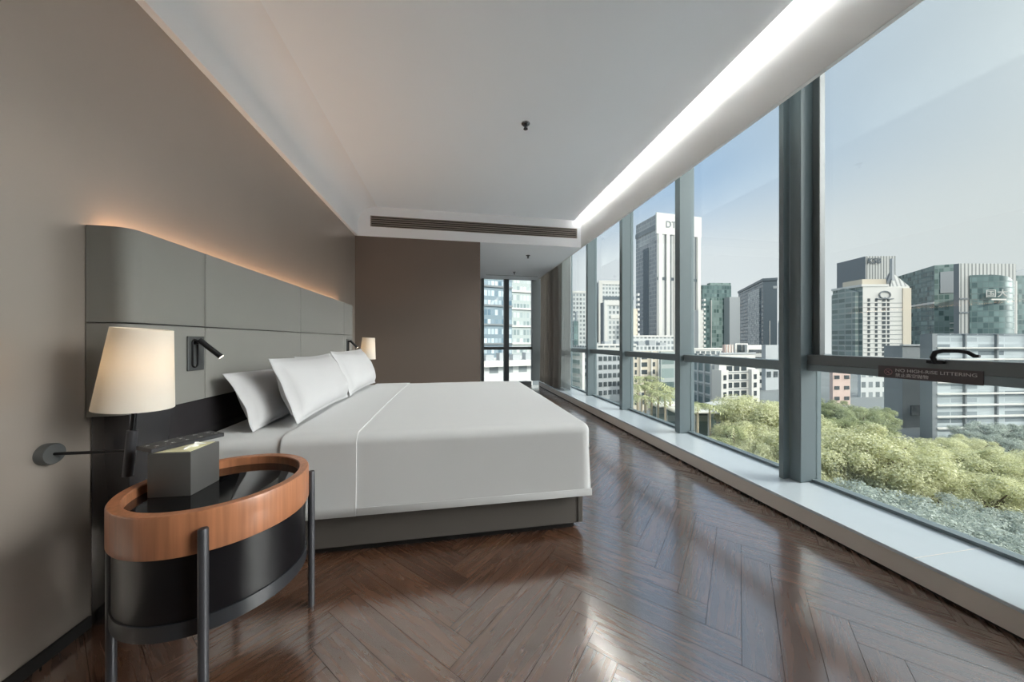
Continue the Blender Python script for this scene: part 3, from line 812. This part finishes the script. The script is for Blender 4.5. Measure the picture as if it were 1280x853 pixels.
# --- beige residential block behind the palms
b = Bld('residential_block', 'cream residential block with rows of dark windows behind the palms', 791, 84, 786, 843, 440, 8)
b.block('wall', M['c_warm'])
for u, w_ in ((.6, .6), (2.6, 1.9), (6.3, .7), (8.6, 1.5)):
    if u + w_ < b.q: b.windows('Q', [u], lin(1.6, b.h - 2.1, 7), w_, 1.15, d=.06)
for u in (2.1, 5.6, 7.9):
    if u < b.q: b.block('pilaster', M['c_white'], u, u + .3, -.35, .1, 0, b.h)
b = Bld('glazed_annex', 'grey-green shaded annex beside the cream residential block', 826, 78, 824, 846, 440, 8)
b.block('wall', M['f_balc'])

# --- third window: green and dark glass towers
b = Bld('white_terrace_block', 'white stepped balcony block tucked right of the tall tower', 873, 235, 868, 879.5, 388, 2)
b.block('wall', M['c_white'])
for k in range(14): b.block('balcony_tooth', M['c_white'], b.q - .3, b.q + 1.0, -.8, 1.2, 4 + k * 3.3, 5.6 + k * 3.3)
b = Bld('green_glass_tower', 'green glass tower left of the dark glass tower, stepped at its right side', 878, 300, 873, 914, 357, -7)
b.block('glass_body', M['f_green']); b.block('pale_glass_bay', M['f_green2'], b.q * .28, b.q * .74, -1.2, .2, 0, b.h * .83)
b.block('roof_screen', M['f_green2'], b.q * .28, b.q, .5, 5, b.h, b.h + 2.2); b.block('corner_mullion', M['c_white'], b.q * .27, b.q * .29, -1.5, .2, 0, b.h * .8)
b = Bld('grey_lift_slab', 'plain pale grey slab wedged between the green and dark glass towers', 912, 292, 905, 925, 372, -7)
b.block('wall', M['c_lgrey'])
b = Bld('dark_glass_tower', 'dark glass tower with glinting light strip and slanted roof', 954, 290, 923, 971.5, 352, -32)
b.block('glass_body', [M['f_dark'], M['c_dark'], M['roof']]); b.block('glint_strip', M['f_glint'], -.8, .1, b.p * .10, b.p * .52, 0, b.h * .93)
b.block('roof_rim', M['c_dark'], -.8, b.q, -.8, b.p, b.h, b.h + 2.2); b.block('side_mast', M['c_white'], b.q * .44, b.q * .48, -.6, 0, 0, b.h * .5)
b.block('side_notch', M['c_lgrey'], b.q * .7, b.q + .2, -.5, .2, b.h * .90, b.h * .93)
b = Bld('distant_tower', 'thin hazy grey tower at the right of the dark glass tower, against the window post', 977.5, 400, 976, 992, 367, -20)
b.block('wall', M['c_lgrey']); b.block('crown', M['c_grey'], 0, b.q, 0, b.p, b.h, b.h + 3)
b = Bld('distant_block', 'short hazy pale block right of the dark glass tower', 973.5, 380, 972.5, 977, 404, -20); b.block('wall', M['c_lgrey']); b.block('crown', M['c_white'], 0, b.q, 0, b.p, b.h, b.h + 2)
# rooftops just above the window rail
b = Bld('long_low_block', 'long low white block with window bands above the third window rail', 866, 150, 855, 907, 438, 6)
b.block('wall', M['f_band']); b.block('roof_parapet', M['c_white'], -.2, b.q, -.3, .5, b.h, b.h + .8)
b = Bld('pink_block', 'pale pink block with upright ribs on the skyline of rooftops', 906, 140, 903, 920, 431.5, 6)
b.block('wall', M['c_pink'])
for k in range(4): b.block('rib', M['c_white'], b.q * (.1 + k * .24), b.q * (.18 + k * .24), -.3, .1, 0, b.h)
b = Bld('framed_block', 'white block with a large dark grid window beside the pink block', 919, 128, 917, 935, 430, 6)
b.block('wall', M['c_white'])
for i in range(2):
    for j in range(2): b.windows('Q', [b.q * (.14 + .40 * i)], [b.h - 3.4 - 3.4 * j], b.q * .34, 2.9)
b = Bld('rooftop_block', 'white block with dark window bands right of the framed block', 934, 125, 931, 958, 432, 6)
b.block('wall', M['c_white'])
for j in range(5): b.windows('Q', lin(.8, b.q - 3.4, 3), [b.h - 3.2 - 2.9 * j], 2.6, 1.4)
b = Bld('grey_block', 'plain grey block at the right end of the rooftops by the window post', 957, 120, 952, 973, 432, 6)
b.block('wall', M['c_lgrey']); b.windows('Q', lin(.6, b.q - 2.4, 2), [b.h - 8, b.h - 12], 1.9, 2.2)
b = Bld('angled_offices', 'grey gridded office wing left of the white office building', 890, 92, 846, 896, 444, -8)
b.block('wall', [M['f_balc'], M['c_lgrey'], M['roof']])
for k in range(6): b.block('white_pier', M['c_white'], -.3, .1, b.p * k / 6, b.p * k / 6 + .5, 0, b.h)
for k in range(4): b.block('white_band', M['c_white'], -.2, .1, 0, b.p, 3.2 * k + 2.4, 3.2 * k + 2.9)
b = Bld('white_office', 'white four-storey office building with paired dark windows behind the canopies', 899, 86, 893, 944, 444, 4)
b.block('wall', M['c_white']); b.block('roof_parapet', M['c_lgrey'], -.1, b.q + .1, -.15, .4, b.h, b.h + .5)
b.block('corner_wing', M['c_white'], b.q * .80, b.q + .3, -1.0, 2, 0, b.h * .72); b.block('left_wing', M['c_white'], -.4, b.q * .16, -1.0, 2, 0, b.h * .72)
nz_ = lin(1.2, b.h - 2.2, 6)
b.windows('Q', [b.q * f for f in (.2, .4, .6)], nz_, b.q * .15, 1.35, d=.06)
for z in nz_[:4]:
    for u in (.025, .86): 
        bm = B(); box(bm, b.q * u, b.q * u + .9, -1.08, -.95, z, z + 1.3); obj('window', bm, M['w_dark'], b.root)
for k in range(6): b.block('floor_ledge', M['c_lgrey'], -.05, b.q, -.22, .05, nz_[k] - .35, nz_[k] - .2)

# --- canopies and arcade among the palms
def canopy(name, label, px, py, d, w, dep, rise):
    p = at(px, py, d); t = thing(name, label, 'canopy', (p.x, p.y, GZ), -YAW)
    hz = p.z - GZ
    bm = B(); n = 12; rows = []
    for j in range(7):
        v = j / 6; rows.append([bm.verts.new((w * (i / n - .5), dep * (v - .5), hz + rise * math.sin(PI * i / n) * (.5 + .5 * math.sin(PI * v)))) for i in range(n + 1)])
    for a, b_ in zip(rows, rows[1:]):
        for i in range(n): bm.faces.new((a[i], a[i + 1], b_[i + 1], b_[i]))
    o = obj('canopy_roof', bm, M['canopy'], t, 'all'); md = o.modifiers.new('thick', 'SOLIDIFY'); md.thickness = .25
    k = max(3, int(w / 1.7))
    for i in range(k):
        x = w * (.46 * (2 * i / (k - 1) - 1))
        bm = B(); box(bm, x - .13, x + .13, -dep * .42, -dep * .42 + .26, 0, hz + .02 + rise * .5 * math.sin(PI * (x / w + .5))); obj('post', bm, M['c_white'], t)
    bm = B(); box(bm, -w * .47, w * .47, dep * .30, dep * .34, 0, hz - .2); obj('rear_wall', bm, M['f_balc'], t, uv=True)
    return t
canopy('canopy', 'long flat white canopy on posts behind the palms, left of the domed one', 868, 513, 52, 7.5, 5, .35)
canopy('canopy', 'domed white canopy on posts among the palms', 908, 509, 55, 6.0, 5, .9)
canopy('canopy', 'small flat white canopy left of the domed canopy, behind the tall post', 838, 506, 58, 6.5, 4, .3)
canopy('canopy', 'small pale canopy at the right of the domed one, beside the big trees', 932, 511, 58, 3.6, 4, .3)

# --- behind the near window : hotel block, glass offices
b = Bld('sign_tower', 'grey metal tower with rooftop sign behind the white hotel block', 1082, 290, 1046, 1119.5, 321, -12)
b.block('wall', [M['c_grey'], M['f_fin'], M['roof']])
bm = text_mesh('KSB', 7.0, .2); bmesh.ops.transform(bm, matrix=Matrix.Translation((1.0, -.8, b.h - 6.5)) @ Matrix.Rotation(PI / 2, 4, 'X'), verts=bm.verts[:]); obj('rooftop_sign', bm, M['c_dark'], b.root)
b = Bld('hotel_block', 'white hotel block with ring emblem, small square windows and curved glass side', 1078.5, 195, 1041, 1137, 359, -11)
b.block('wall', [M['f_balc'], M['c_white'], M['roof']])
b.block('corner_pier', M['c_warm'], b.q * .84, b.q + .4, -.5, .3, 0, b.h - 1)
zs = lin(4, b.h - 9, 15)
for z in zs:
    b.block('floor_line', M['c_grey'], .3, b.q * .84, -.12, .05, z - 1.0, z - .75)
for f_, w_ in ((.10, 1.4), (.26, 1.4), (.41, 2.0), (.52, 1.3)):
    b.windows('Q', [b.q * f_], zs[-13:], w_, 1.9)
bm = B(); cx, cz = b.q * .46, b.h - 5.0
tube(bm, [(cx + 3.2 * math.cos(2 * PI * i / 24), -.4, cz + 2.2 * math.sin(2 * PI * i / 24)) for i in range(25)], .35, 8, False)
tube(bm, [(cx - 5, -.4, cz - 2.2), (cx - 2, -.4, cz - 2.6), (cx, -.4, cz - 1.6), (cx + 2, -.4, cz - 2.6), (cx + 5, -.4, cz - 2.2)], .3, 8)
o = obj('ring_emblem', bm, M['c_grey'], b.root); o['label'] = 'grey ring emblem over two spread wings'
# barrel-vaulted shaded side, roof house and mast
bm = B(); n = 14; yw = b.p
lo = []; hi = []
prof = [(-.0, 0)] + [(-.2, yw * i / n) for i in range(n + 1)]
vs0 = []; vs1 = []
for i in range(n + 1):
    s_ = i / n; z = b.h - 3 + 3.2 * math.sin(PI * s_) ; vs0.append((yw * (.12 + .8 * s_), z))
lo = [bm.verts.new((-2.2, y, 0)) for y, z in vs0]; hi = [bm.verts.new((-2.2, y, z)) for y, z in vs0]
lo2 = [bm.verts.new((.3, y, 0)) for y, z in vs0]; hi2 = [bm.verts.new((.3, y, z)) for y, z in vs0]
for i in range(n):
    bm.faces.new((lo[i], hi[i], hi[i + 1], lo[i + 1])); bm.faces.new((hi[i], hi2[i], hi2[i + 1], hi[i + 1]))
bm.faces.new((lo[0], lo2[0], hi2[0], hi[0])); bm.faces.new((lo[n], hi[n], hi2[n], lo2[n]))
bmesh.ops.recalc_face_normals(bm, faces=bm.faces[:]); obj('curved_glass_bay', bm, M['f_balc'], b.root, uv=True)
b.block('roof_deck', M['c_white'], -1, b.q * .55, -.3, b.p, b.h, b.h + 1.4); b.block('roof_wing', M['c_warm'], b.q * .10, b.q * .62, 3, b.p * .8, b.h + 1.4, b.h + 5)
bm = B(); x0, x1 = b.q * .60, b.q
v = [bm.verts.new(p) for p in ((x0, 0, b.h), (x1, 0, b.h), (x1, 7, b.h), (x0, 7, b.h), ((x0 + x1) / 2 - 2, 2.5, b.h + 9), ((x0 + x1) / 2 - 2, 4, b.h + 9))]
for q_ in ((0, 1, 4), (1, 2, 5, 4), (2, 3, 5), (3, 0, 4, 5), (0, 3, 2, 1)): bm.faces.new([v[i] for i in q_])
bmesh.ops.recalc_face_normals(bm, faces=bm.faces[:]); obj('pyramid_roof', bm, M['f_fin'], b.root, uv=True)
b.block('mast', M['c_lgrey'], (x0 + x1) / 2 - 3.6, (x0 + x1) / 2 - 2.2, 1, 2.2, b.h, b.h + 17)

b = Bld('glass_offices', 'green-grey glass office wing right behind the white hotel block', 1168, 235, 1119, 1200, 332.5, -38)
b.block('glass_body', [M['f_green'], M['f_green2'], M['roof']]); b.block('lower_glass_band', M['c_white'], -.4, 0, 0, b.p, b.h * .62, b.h * .64)
b.block('grey_panel', M['c_lgrey'], b.q * .22, b.q * .82, -.5, .1, b.h * .72, b.h * .93)
for k in range(5): b.block('ledge', M['c_white'], b.q * .6, b.q * 1.0, -.6, .2, b.h * (.42 - .05 * k), b.h * (.43 - .05 * k))
b = Bld('bank_tower', 'pale ribbed tower with a curved green glass front and a rooftop-high sign', 1199, 205, 1192, 1270, 330, -9)
b.block('ribbed_wall', [M['c_grey'], M['f_fin'], M['roof']])
bm = B(); n = 16; x0, x1 = b.q * .17, b.q * .96; top = b.h - 7.5
lo = []; hi = []
for i in range(n + 1):
    s_ = i / n; x = x0 + (x1 - x0) * s_; y = -.3 - 5.0 * math.sin(PI * s_); lo.append(bm.verts.new((x, y, 0))); hi.append(bm.verts.new((x, y, top - 5.5 * s_ ** 2.2)))
for i in range(n): bm.faces.new((lo[i], lo[i + 1], hi[i + 1], hi[i]))
bm.faces.new(hi + []); bm.faces.new(lo[::-1])
bk0 = 1
bmesh.ops.recalc_face_normals(bm, faces=bm.faces[:]); obj('curved_glass_front', bm, M['f_green'], b.root, uv=True, smooth=True)
for k in range(2): b.block('wall_band', M['c_grey'], -.2, b.q * .17, -.4, .1, b.h * (.66 - .13 * k), b.h * (.675 - .13 * k))
bm = text_mesh('国大', 5.2, .15); bmesh.ops.transform(bm, matrix=Matrix.Translation((x0 + 3.6, -4.6, top - 14)) @ Matrix.Rotation(math.radians(-17), 4, 'Z') @ Matrix.Rotation(PI / 2, 4, 'X'), verts=bm.verts[:]); obj('glass_sign', bm, M['c_white'], b.root)
b.block('sign_underline', M['c_white'], x0 + 3.8, x0 + 13, -7.2, -6.6, top - 16.4, top - 15.6)
b = Bld('end_glass_tower', 'round-topped green glass tower at the right edge of the view', 1262, 230, 1256, 1330, 345, -9)
b.block('glass_body', M['f_green']); b.block('pale_corner', M['c_white'], -1, b.q * .1, -1, 2, 0, b.h - 4)
bm = B(); n = 14
prism_pts = [(b.q * (.02 + .9 * i / n), b.h + 5.0 * math.sin(PI * (.08 + .84 * i / n))) for i in range(n + 1)]
f0 = [bm.verts.new((x, 0, z)) for x, z in prism_pts] + [bm.verts.new((b.q * .92, 0, b.h)), bm.verts.new((b.q * .02, 0, b.h))]
f1 = [bm.verts.new((v.co.x, 14, v.co.z)) for v in f0]
bm.faces.new(f0); bm.faces.new(f1[::-1])
for i in range(len(f0)): bm.faces.new((f0[i], f1[i], f1[(i + 1) % len(f0)], f0[(i + 1) % len(f0)]))
bmesh.ops.recalc_face_normals(bm, faces=bm.faces[:]); obj('vaulted_roof', bm, M['c_lgrey'], b.root)

b = Bld('louvred_building', 'nearest building, glass with white louvre bands, crossing the window rail by the sign', 1163, 60, 1150, 1420, 418.5, -6)
b.block('glazed_body', [M['c_grey'], M['f_louv'], M['roof']])
for k in range(6): b.block('upright', M['c_grey'], k * b.q / 22 * 3.3, k * b.q / 22 * 3.3 + .35, -.35, .05, 0, b.h)
for k in range(8): b.block('louvre', M['c_white'], .4, b.q, -.75, -.1, 2.0 + k * 2.1, 2.25 + k * 2.1)
b.block('roof_rail', M['c_dark'], -.2, b.q, -.4, -.25, b.h, b.h + .12)
b.block('corner_column', M['c_grey'], -.5, .5, -.6, .5, 0, b.h + .1)
b = Bld('grey_link_block', 'plain blue-grey block left of the louvred building', 1128, 68, 1105, 1168, 433, -6)
b.block('wall', M['c_grey']); b.windows('Q', [b.q * .25], [2.5], b.q * .5, 2.2); b.block('roof_parapet', M['c_lgrey'], -.2, b.q, -.3, .3, b.h, b.h + .3)
b = Bld('window_grid_block', 'pale apartment block with a tight grid of windows left of the grey block', 1076, 105, 1072, 1108, 462, -4)
b.block('wall', M['f_whitegrid']); b.block('roof_parapet', M['c_lgrey'], -.2, b.q + .2, -.2, .4, b.h, b.h + .6)
b = Bld('pink_villa', 'pale pink block with three rows of windows below the hotel block', 1041, 92, 1037, 1063, 463, -4)
b.block('wall', M['c_pink']); b.windows('Q', lin(.5, b.q - 2.0, 2), lin(b.h - 2.6, b.h - 8.6, 3), 1.5, 1.0); b.block('roof_parapet', M['c_white'], -.2, b.q + .2, -.2, .4, b.h, b.h + .4)
# --- behind the end window
b = Bld('glass_office_tower', 'tall blue glass office tower filling the left pane of the end window', 596, 70, 560, 640, 250, 16)
b.block('glass_body', [M['f_office'], M['f_office'], M['roof']])
for k in range(11): b.block('floor_ledge', M['c_grey'], -.1, b.q, -.25, .05, 4.2 * k + 8.9, 4.2 * k + 9.3)
b = Bld('white_office_tower', 'whiter office tower filling the right pane of the end window', 639, 78, 634, 706, 250, 16)
b.block('wall', [M['f_office2'], M['f_office2'], M['roof']])
for k in range(11): b.block('floor_ledge', M['c_white'], -.1, b.q, -.3, .05, 4.2 * k + 8.9, 4.2 * k + 9.3)
b = Bld('podium_shops', 'low white podium building at the bottom of the end window', 590, 50, 570, 700, 460, 16)
b.block('wall', M['f_whitegrid']); b.block('roof_slab', M['c_white'], -.3, b.q, -.8, b.p, b.h, b.h + .9)
for k in range(6):
    bm = B(); box(bm, 2.5 + k * 2.4, 3.9 + k * 2.4, .6, 2, b.h + .9, b.h + 1.8 + .3 * (k % 2)); obj('roof_unit', bm, M['c_lgrey'], b.root)

# ------------------------------------------------------------------ trees
def crown_mesh(name, seed, r, hgt, nleaf, size, m, blobs):
    rnd = random.Random(seed); bm = B(); lay = bm.loops.layers.float_color.new('leaf')
    cs = []
    for i in range(blobs):
        a = rnd.uniform(0, 2 * PI); q_ = r * .84 * math.sqrt(rnd.random()); z = hgt * rnd.uniform(.26, .84)
        cs.append((Vector((q_ * math.cos(a), q_ * math.sin(a), z * (1 - .35 * (q_ / r) ** 2))), r * rnd.uniform(.15, .30)))
    cs.append((Vector((0, 0, hgt * .58)), r * .5))
    for i in range(nleaf):
        c, br = cs[rnd.randrange(len(cs))]
        d = Vector((rnd.gauss(0, 1), rnd.gauss(0, 1), rnd.gauss(.25, 1))).normalized()
        p = c + Vector((d.x, d.y, d.z * .8)) * br * (rnd.random() ** .35 + rnd.uniform(-.05, .12))
        nrm = (d + Vector((rnd.gauss(0, .5), rnd.gauss(0, .5), rnd.gauss(.3, .5)))).normalized()
        u, w_ = frame_of(nrm); a = rnd.uniform(0, PI); u, w_ = u * math.cos(a) + w_ * math.sin(a), w_ * math.cos(a) - u * math.sin(a)
        s_ = size * rnd.uniform(.6, 1.3)
        f = bm.faces.new([bm.verts.new(p + u * s_ + nrm * s_ * .1), bm.verts.new(p + w_ * s_ * .55), bm.verts.new(p - u * s_ + nrm * s_ * -.1), bm.verts.new(p - w_ * s_ * .55)])
        t_ = min(1, max(0, rnd.gauss(.5, .22)))
        for lp in f.loops: lp[lay] = (t_, 0, 0, 1)
    me = bpy.data.meshes.new(name); bm.to_mesh(me); bm.free(); me.materials.append(m); return me
def trunk_mesh(name, seed, r, hgt):
    rnd = random.Random(seed); bm = B()
    tube(bm, [(0, 0, 0), (.05, .03, hgt * .25), (0, .05, hgt * .5)], [r * .055, r * .045, r * .038], 8)
    for k in range(5):
        a = 2 * PI * k / 5 + rnd.uniform(-.3, .3)
        tube(bm, [(0, .04, hgt * .34), (r * .25 * math.cos(a), r * .25 * math.sin(a), hgt * .52), (r * .5 * math.cos(a), r * .5 * math.sin(a), hgt * .66)], [r * .03, r * .022, r * .012], 6)
    me = bpy.data.meshes.new(name); bm.to_mesh(me); bm.free(); me.materials.append(M['bark']); return me
KIND = {}
for key, r, hg, nl, sz, mm, bl in (('olive', 4.2, 9.0, 34000, .085, 'leaf_olive', 64), ('green', 3.6, 8.0, 26000, .082, 'leaf_green', 48), ('silver', 2.6, 5.6, 16000, .066, 'leaf_silver', 36)):
    KIND[key] = [(crown_mesh('crown', 11 + k * 7, r, hg, nl, sz, M[mm], bl), trunk_mesh('trunk', k, r, hg), hg) for k in range(2)]
def tree(kind, v, px, ytop, d, rz, label, group, wide=1.0):
    cm, tm, hg = KIND[kind][v]
    p = at(px, ytop, d); t = thing('tree', label, 'tree', (p.x, p.y, GZ), rz, group)
    sc = (p.z - GZ) / (hg * .86); t.scale = (sc * wide, sc * wide, sc)
    for n_, me in (('crown', cm), ('trunk', tm)):
        o = bpy.data.objects.new(n_, me); C.objects.link(o); o.parent = t
    return t
rt = random.Random(9)
TREES = [
 ('olive', 'yellow-green leafy tree in the broad canopy below the near window', 'trees in the near canopy',
   [(1052, 536, 37), (1092, 534, 35), (1128, 553, 34), (1158, 560, 37), (1192, 556, 38), (1222, 562, 35), (1256, 566, 33), (1290, 560, 36), (1030, 548, 40), (1105, 545, 42), (1175, 545, 45), (1215, 545, 47), (1165, 592, 31), (1238, 590, 30), (1276, 592, 31), (1205, 585, 32)]),
 ('olive', 'bushy yellow-green tree massed beside the canopies in the third window', 'trees beside the canopies',
   [(952, 494, 47), (975, 506, 44), (928, 527, 42), (952, 530, 40), (905, 552, 38), (935, 552, 37), (968, 545, 38), (990, 540, 37)]),
 ('green', 'darker green tree low against the sill of the third window', 'low trees along the sill of the third window',
   [(884, 570, 36), (866, 566, 38), (915, 580, 34), (948, 590, 32), (982, 585, 32)]),
 ('silver', 'small silvery tree low against the sill under the near window', 'small trees under the near window',
   [(1050, 598, 27), (1085, 606, 26), (1115, 615, 25), (1150, 640, 22), (1180, 632, 25), (1215, 655, 21), (1245, 650, 23), (1278, 668, 20), (1235, 690, 19), (1195, 668, 21), (1262, 640, 26), (1290, 640, 25), (1225, 625, 27)]),
 ('silver', 'hazy grey-green tree at the foot of the louvred building', 'trees before the louvred building',
   [(1205, 530, 54), (1240, 526, 52), (1272, 530, 54), (1300, 528, 50), (1225, 538, 50), (1260, 545, 47)]),
 ('green', 'round green tree behind the near canopy, below the pink and gridded blocks', 'trees behind the near canopy',
   [(1030, 498, 66), (1050, 502, 62), (1078, 510, 58), (1098, 508, 60), (1020, 520, 55), (1062, 520, 54)]),
]
for kind, lab, grp, pos in TREES:
    for i, (px, yt, d) in enumerate(pos): tree(kind, i % 2, px, yt, d, rt.uniform(0, 6.28), lab, grp, rt.uniform(.95, 1.2))

# palms
def frond(bm, lay, base, a, L, droop, rnd):
    n = 9; pts = []
    for i in range(n + 1):
        s_ = i / n; pts.append(base + Vector((math.cos(a) * L * s_, math.sin(a) * L * s_, L * (.55 * s_ - droop * s_ * s_))))
    side = Vector((-math.sin(a), math.cos(a), 0)); t_ = rnd.random()
    for i in range(1, n):
        wl = L * .26 * math.sin(PI * (i + .6) / (n + 1)) ** .7
        for sg in (-1, 1):
            p = pts[i]; q_ = pts[i + 1]; tip = p * .4 + q_ * .6 + side * sg * wl + Vector((0, 0, -wl * .55))
            f = bm.faces.new([bm.verts.new(p), bm.verts.new(p * .35 + q_ * .65), bm.verts.new(tip)])
            for lp in f.loops: lp[lay] = (t_, 0, 0, 1)
def palm_meshes(seed, hgt):
    rnd = random.Random(seed); bm = B(); lay = bm.loops.layers.float_color.new('leaf')
    for k in range(17): frond(bm, lay, Vector((0, 0, hgt)), 2 * PI * k / 17 + rnd.uniform(-.15, .15), rnd.uniform(1.7, 2.4), rnd.uniform(.45, 1.1), rnd)
    c = bpy.data.meshes.new('fronds'); bm.to_mesh(c); bm.free(); c.materials.append(M['leaf_palm'])
    bm = B(); tube(bm, [(0, 0, 0), (.08, 0, hgt * .4), (0, 0, hgt)], [.2, .15, .11], 10); t = bpy.data.meshes.new('trunk'); bm.to_mesh(t); bm.free(); t.materials.append(M['palmbark'])
    return c, t, hgt
PM = [palm_meshes(3, 8), palm_meshes(8, 8)]
PALMS = [('slender palm before the cream residential block', 'palms before the cream residential block', [(797, 478, 56), (806, 468, 60), (815, 474, 57), (823, 486, 54), (831, 490, 52), (838, 482, 56), (802, 492, 50)]),
         ('slender palm rising in front of the white canopies', 'palms before the white canopies', [(872, 500, 44), (887, 504, 46), (898, 500, 60), (908, 498, 62), (920, 500, 60), (930, 500, 60), (917, 530, 40), (895, 545, 39), (878, 548, 40)])]
for lab, grp, pos in PALMS:
    for i, (px, yt, d) in enumerate(pos):
        c, t_, hg = PM[i % 2]; p = at(px, yt, d); r0 = thing('palm_tree', lab, 'palm tree', (p.x, p.y, GZ), rt.uniform(0, 6), grp)
        sc = (p.z - GZ) / (hg + .6); r0.scale = (max(.8, sc), max(.8, sc), sc)
        for n_, me in (('fronds', c), ('trunk', t_)):
            o = bpy.data.objects.new(n_, me); C.objects.link(o); o.parent = r0
# ------------------------------------------------------------------ daylight
w = bpy.data.worlds.new('hazy_sky'); S.world = w; w.use_nodes = True
nt = w.node_tree; nt.nodes.clear()
class WN(NT):
    def __init__(s, t): s.t = t
q = WN(nt)
out = q.n('ShaderNodeOutputWorld'); bg = q.n('ShaderNodeBackground'); q.l(bg.outputs[0], out.inputs[0])
tc = q.n('ShaderNodeTexCoord'); sp = q.n('ShaderNodeSeparateXYZ'); q.l(tc.outputs['Generated'], sp.inputs[0])
r = q.n('ShaderNodeValToRGB'); cr = r.color_ramp; cr.interpolation = 'EASE'
cr.elements[0].position = 0.0; cr.elements[0].color = (.72, .745, .75, 1)
cr.elements[1].position = 1.0; cr.elements[1].color = (.22, .34, .52, 1)
e = cr.elements.new(.20); e.color = (.66, .70, .73, 1)
e = cr.elements.new(.42); e.color = (.345, .48, .655, 1)
q.l(sp.outputs[2], r.inputs[0])
# bright glow added to the sky right of the view to light the room
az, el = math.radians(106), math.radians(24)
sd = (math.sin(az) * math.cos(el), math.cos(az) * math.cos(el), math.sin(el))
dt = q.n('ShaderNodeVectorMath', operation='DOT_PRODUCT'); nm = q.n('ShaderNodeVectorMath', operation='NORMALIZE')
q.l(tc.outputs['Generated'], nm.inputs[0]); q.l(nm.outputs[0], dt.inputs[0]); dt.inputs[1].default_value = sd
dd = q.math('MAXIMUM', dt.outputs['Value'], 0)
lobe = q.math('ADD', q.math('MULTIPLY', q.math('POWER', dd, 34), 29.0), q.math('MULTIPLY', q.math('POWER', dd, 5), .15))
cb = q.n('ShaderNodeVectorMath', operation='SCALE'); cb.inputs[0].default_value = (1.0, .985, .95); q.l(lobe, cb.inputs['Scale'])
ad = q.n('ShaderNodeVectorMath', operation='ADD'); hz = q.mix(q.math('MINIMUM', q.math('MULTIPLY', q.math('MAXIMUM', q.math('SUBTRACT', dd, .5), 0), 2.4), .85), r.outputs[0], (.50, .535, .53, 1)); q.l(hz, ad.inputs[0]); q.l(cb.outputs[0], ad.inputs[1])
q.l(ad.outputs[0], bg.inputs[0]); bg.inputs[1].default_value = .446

sl = bpy.data.lights.new('sun', 'SUN'); sl.energy = .95; sl.angle = math.radians(2); sl.color = (1, .93, .82)
so = bpy.data.objects.new('sun', sl); C.objects.link(so)
az, el = math.radians(181.5), math.radians(40)
dirv = Vector((math.sin(az) * math.cos(el), math.cos(az) * math.cos(el), math.sin(el)))
so.rotation_euler = dirv.to_track_quat('Z', 'Y').to_euler()

# ------------------------------------------------------------------ camera and view
cam = bpy.data.cameras.new('camera'); co = bpy.data.objects.new('camera', cam); C.objects.link(co)
cam.sensor_width = 36; cam.lens = F / 1280 * 36; cam.clip_start = .02; cam.clip_end = 3000
co.location = (0, 0, H0); co.rotation_euler = (PI / 2, 0, -YAW)
S.camera = co
S.view_settings.view_transform = 'Standard'; S.view_settings.look = 'None'; S.view_settings.gamma = 1
S.view_settings.use_curve_mapping = False; S.view_settings.exposure = 1.42
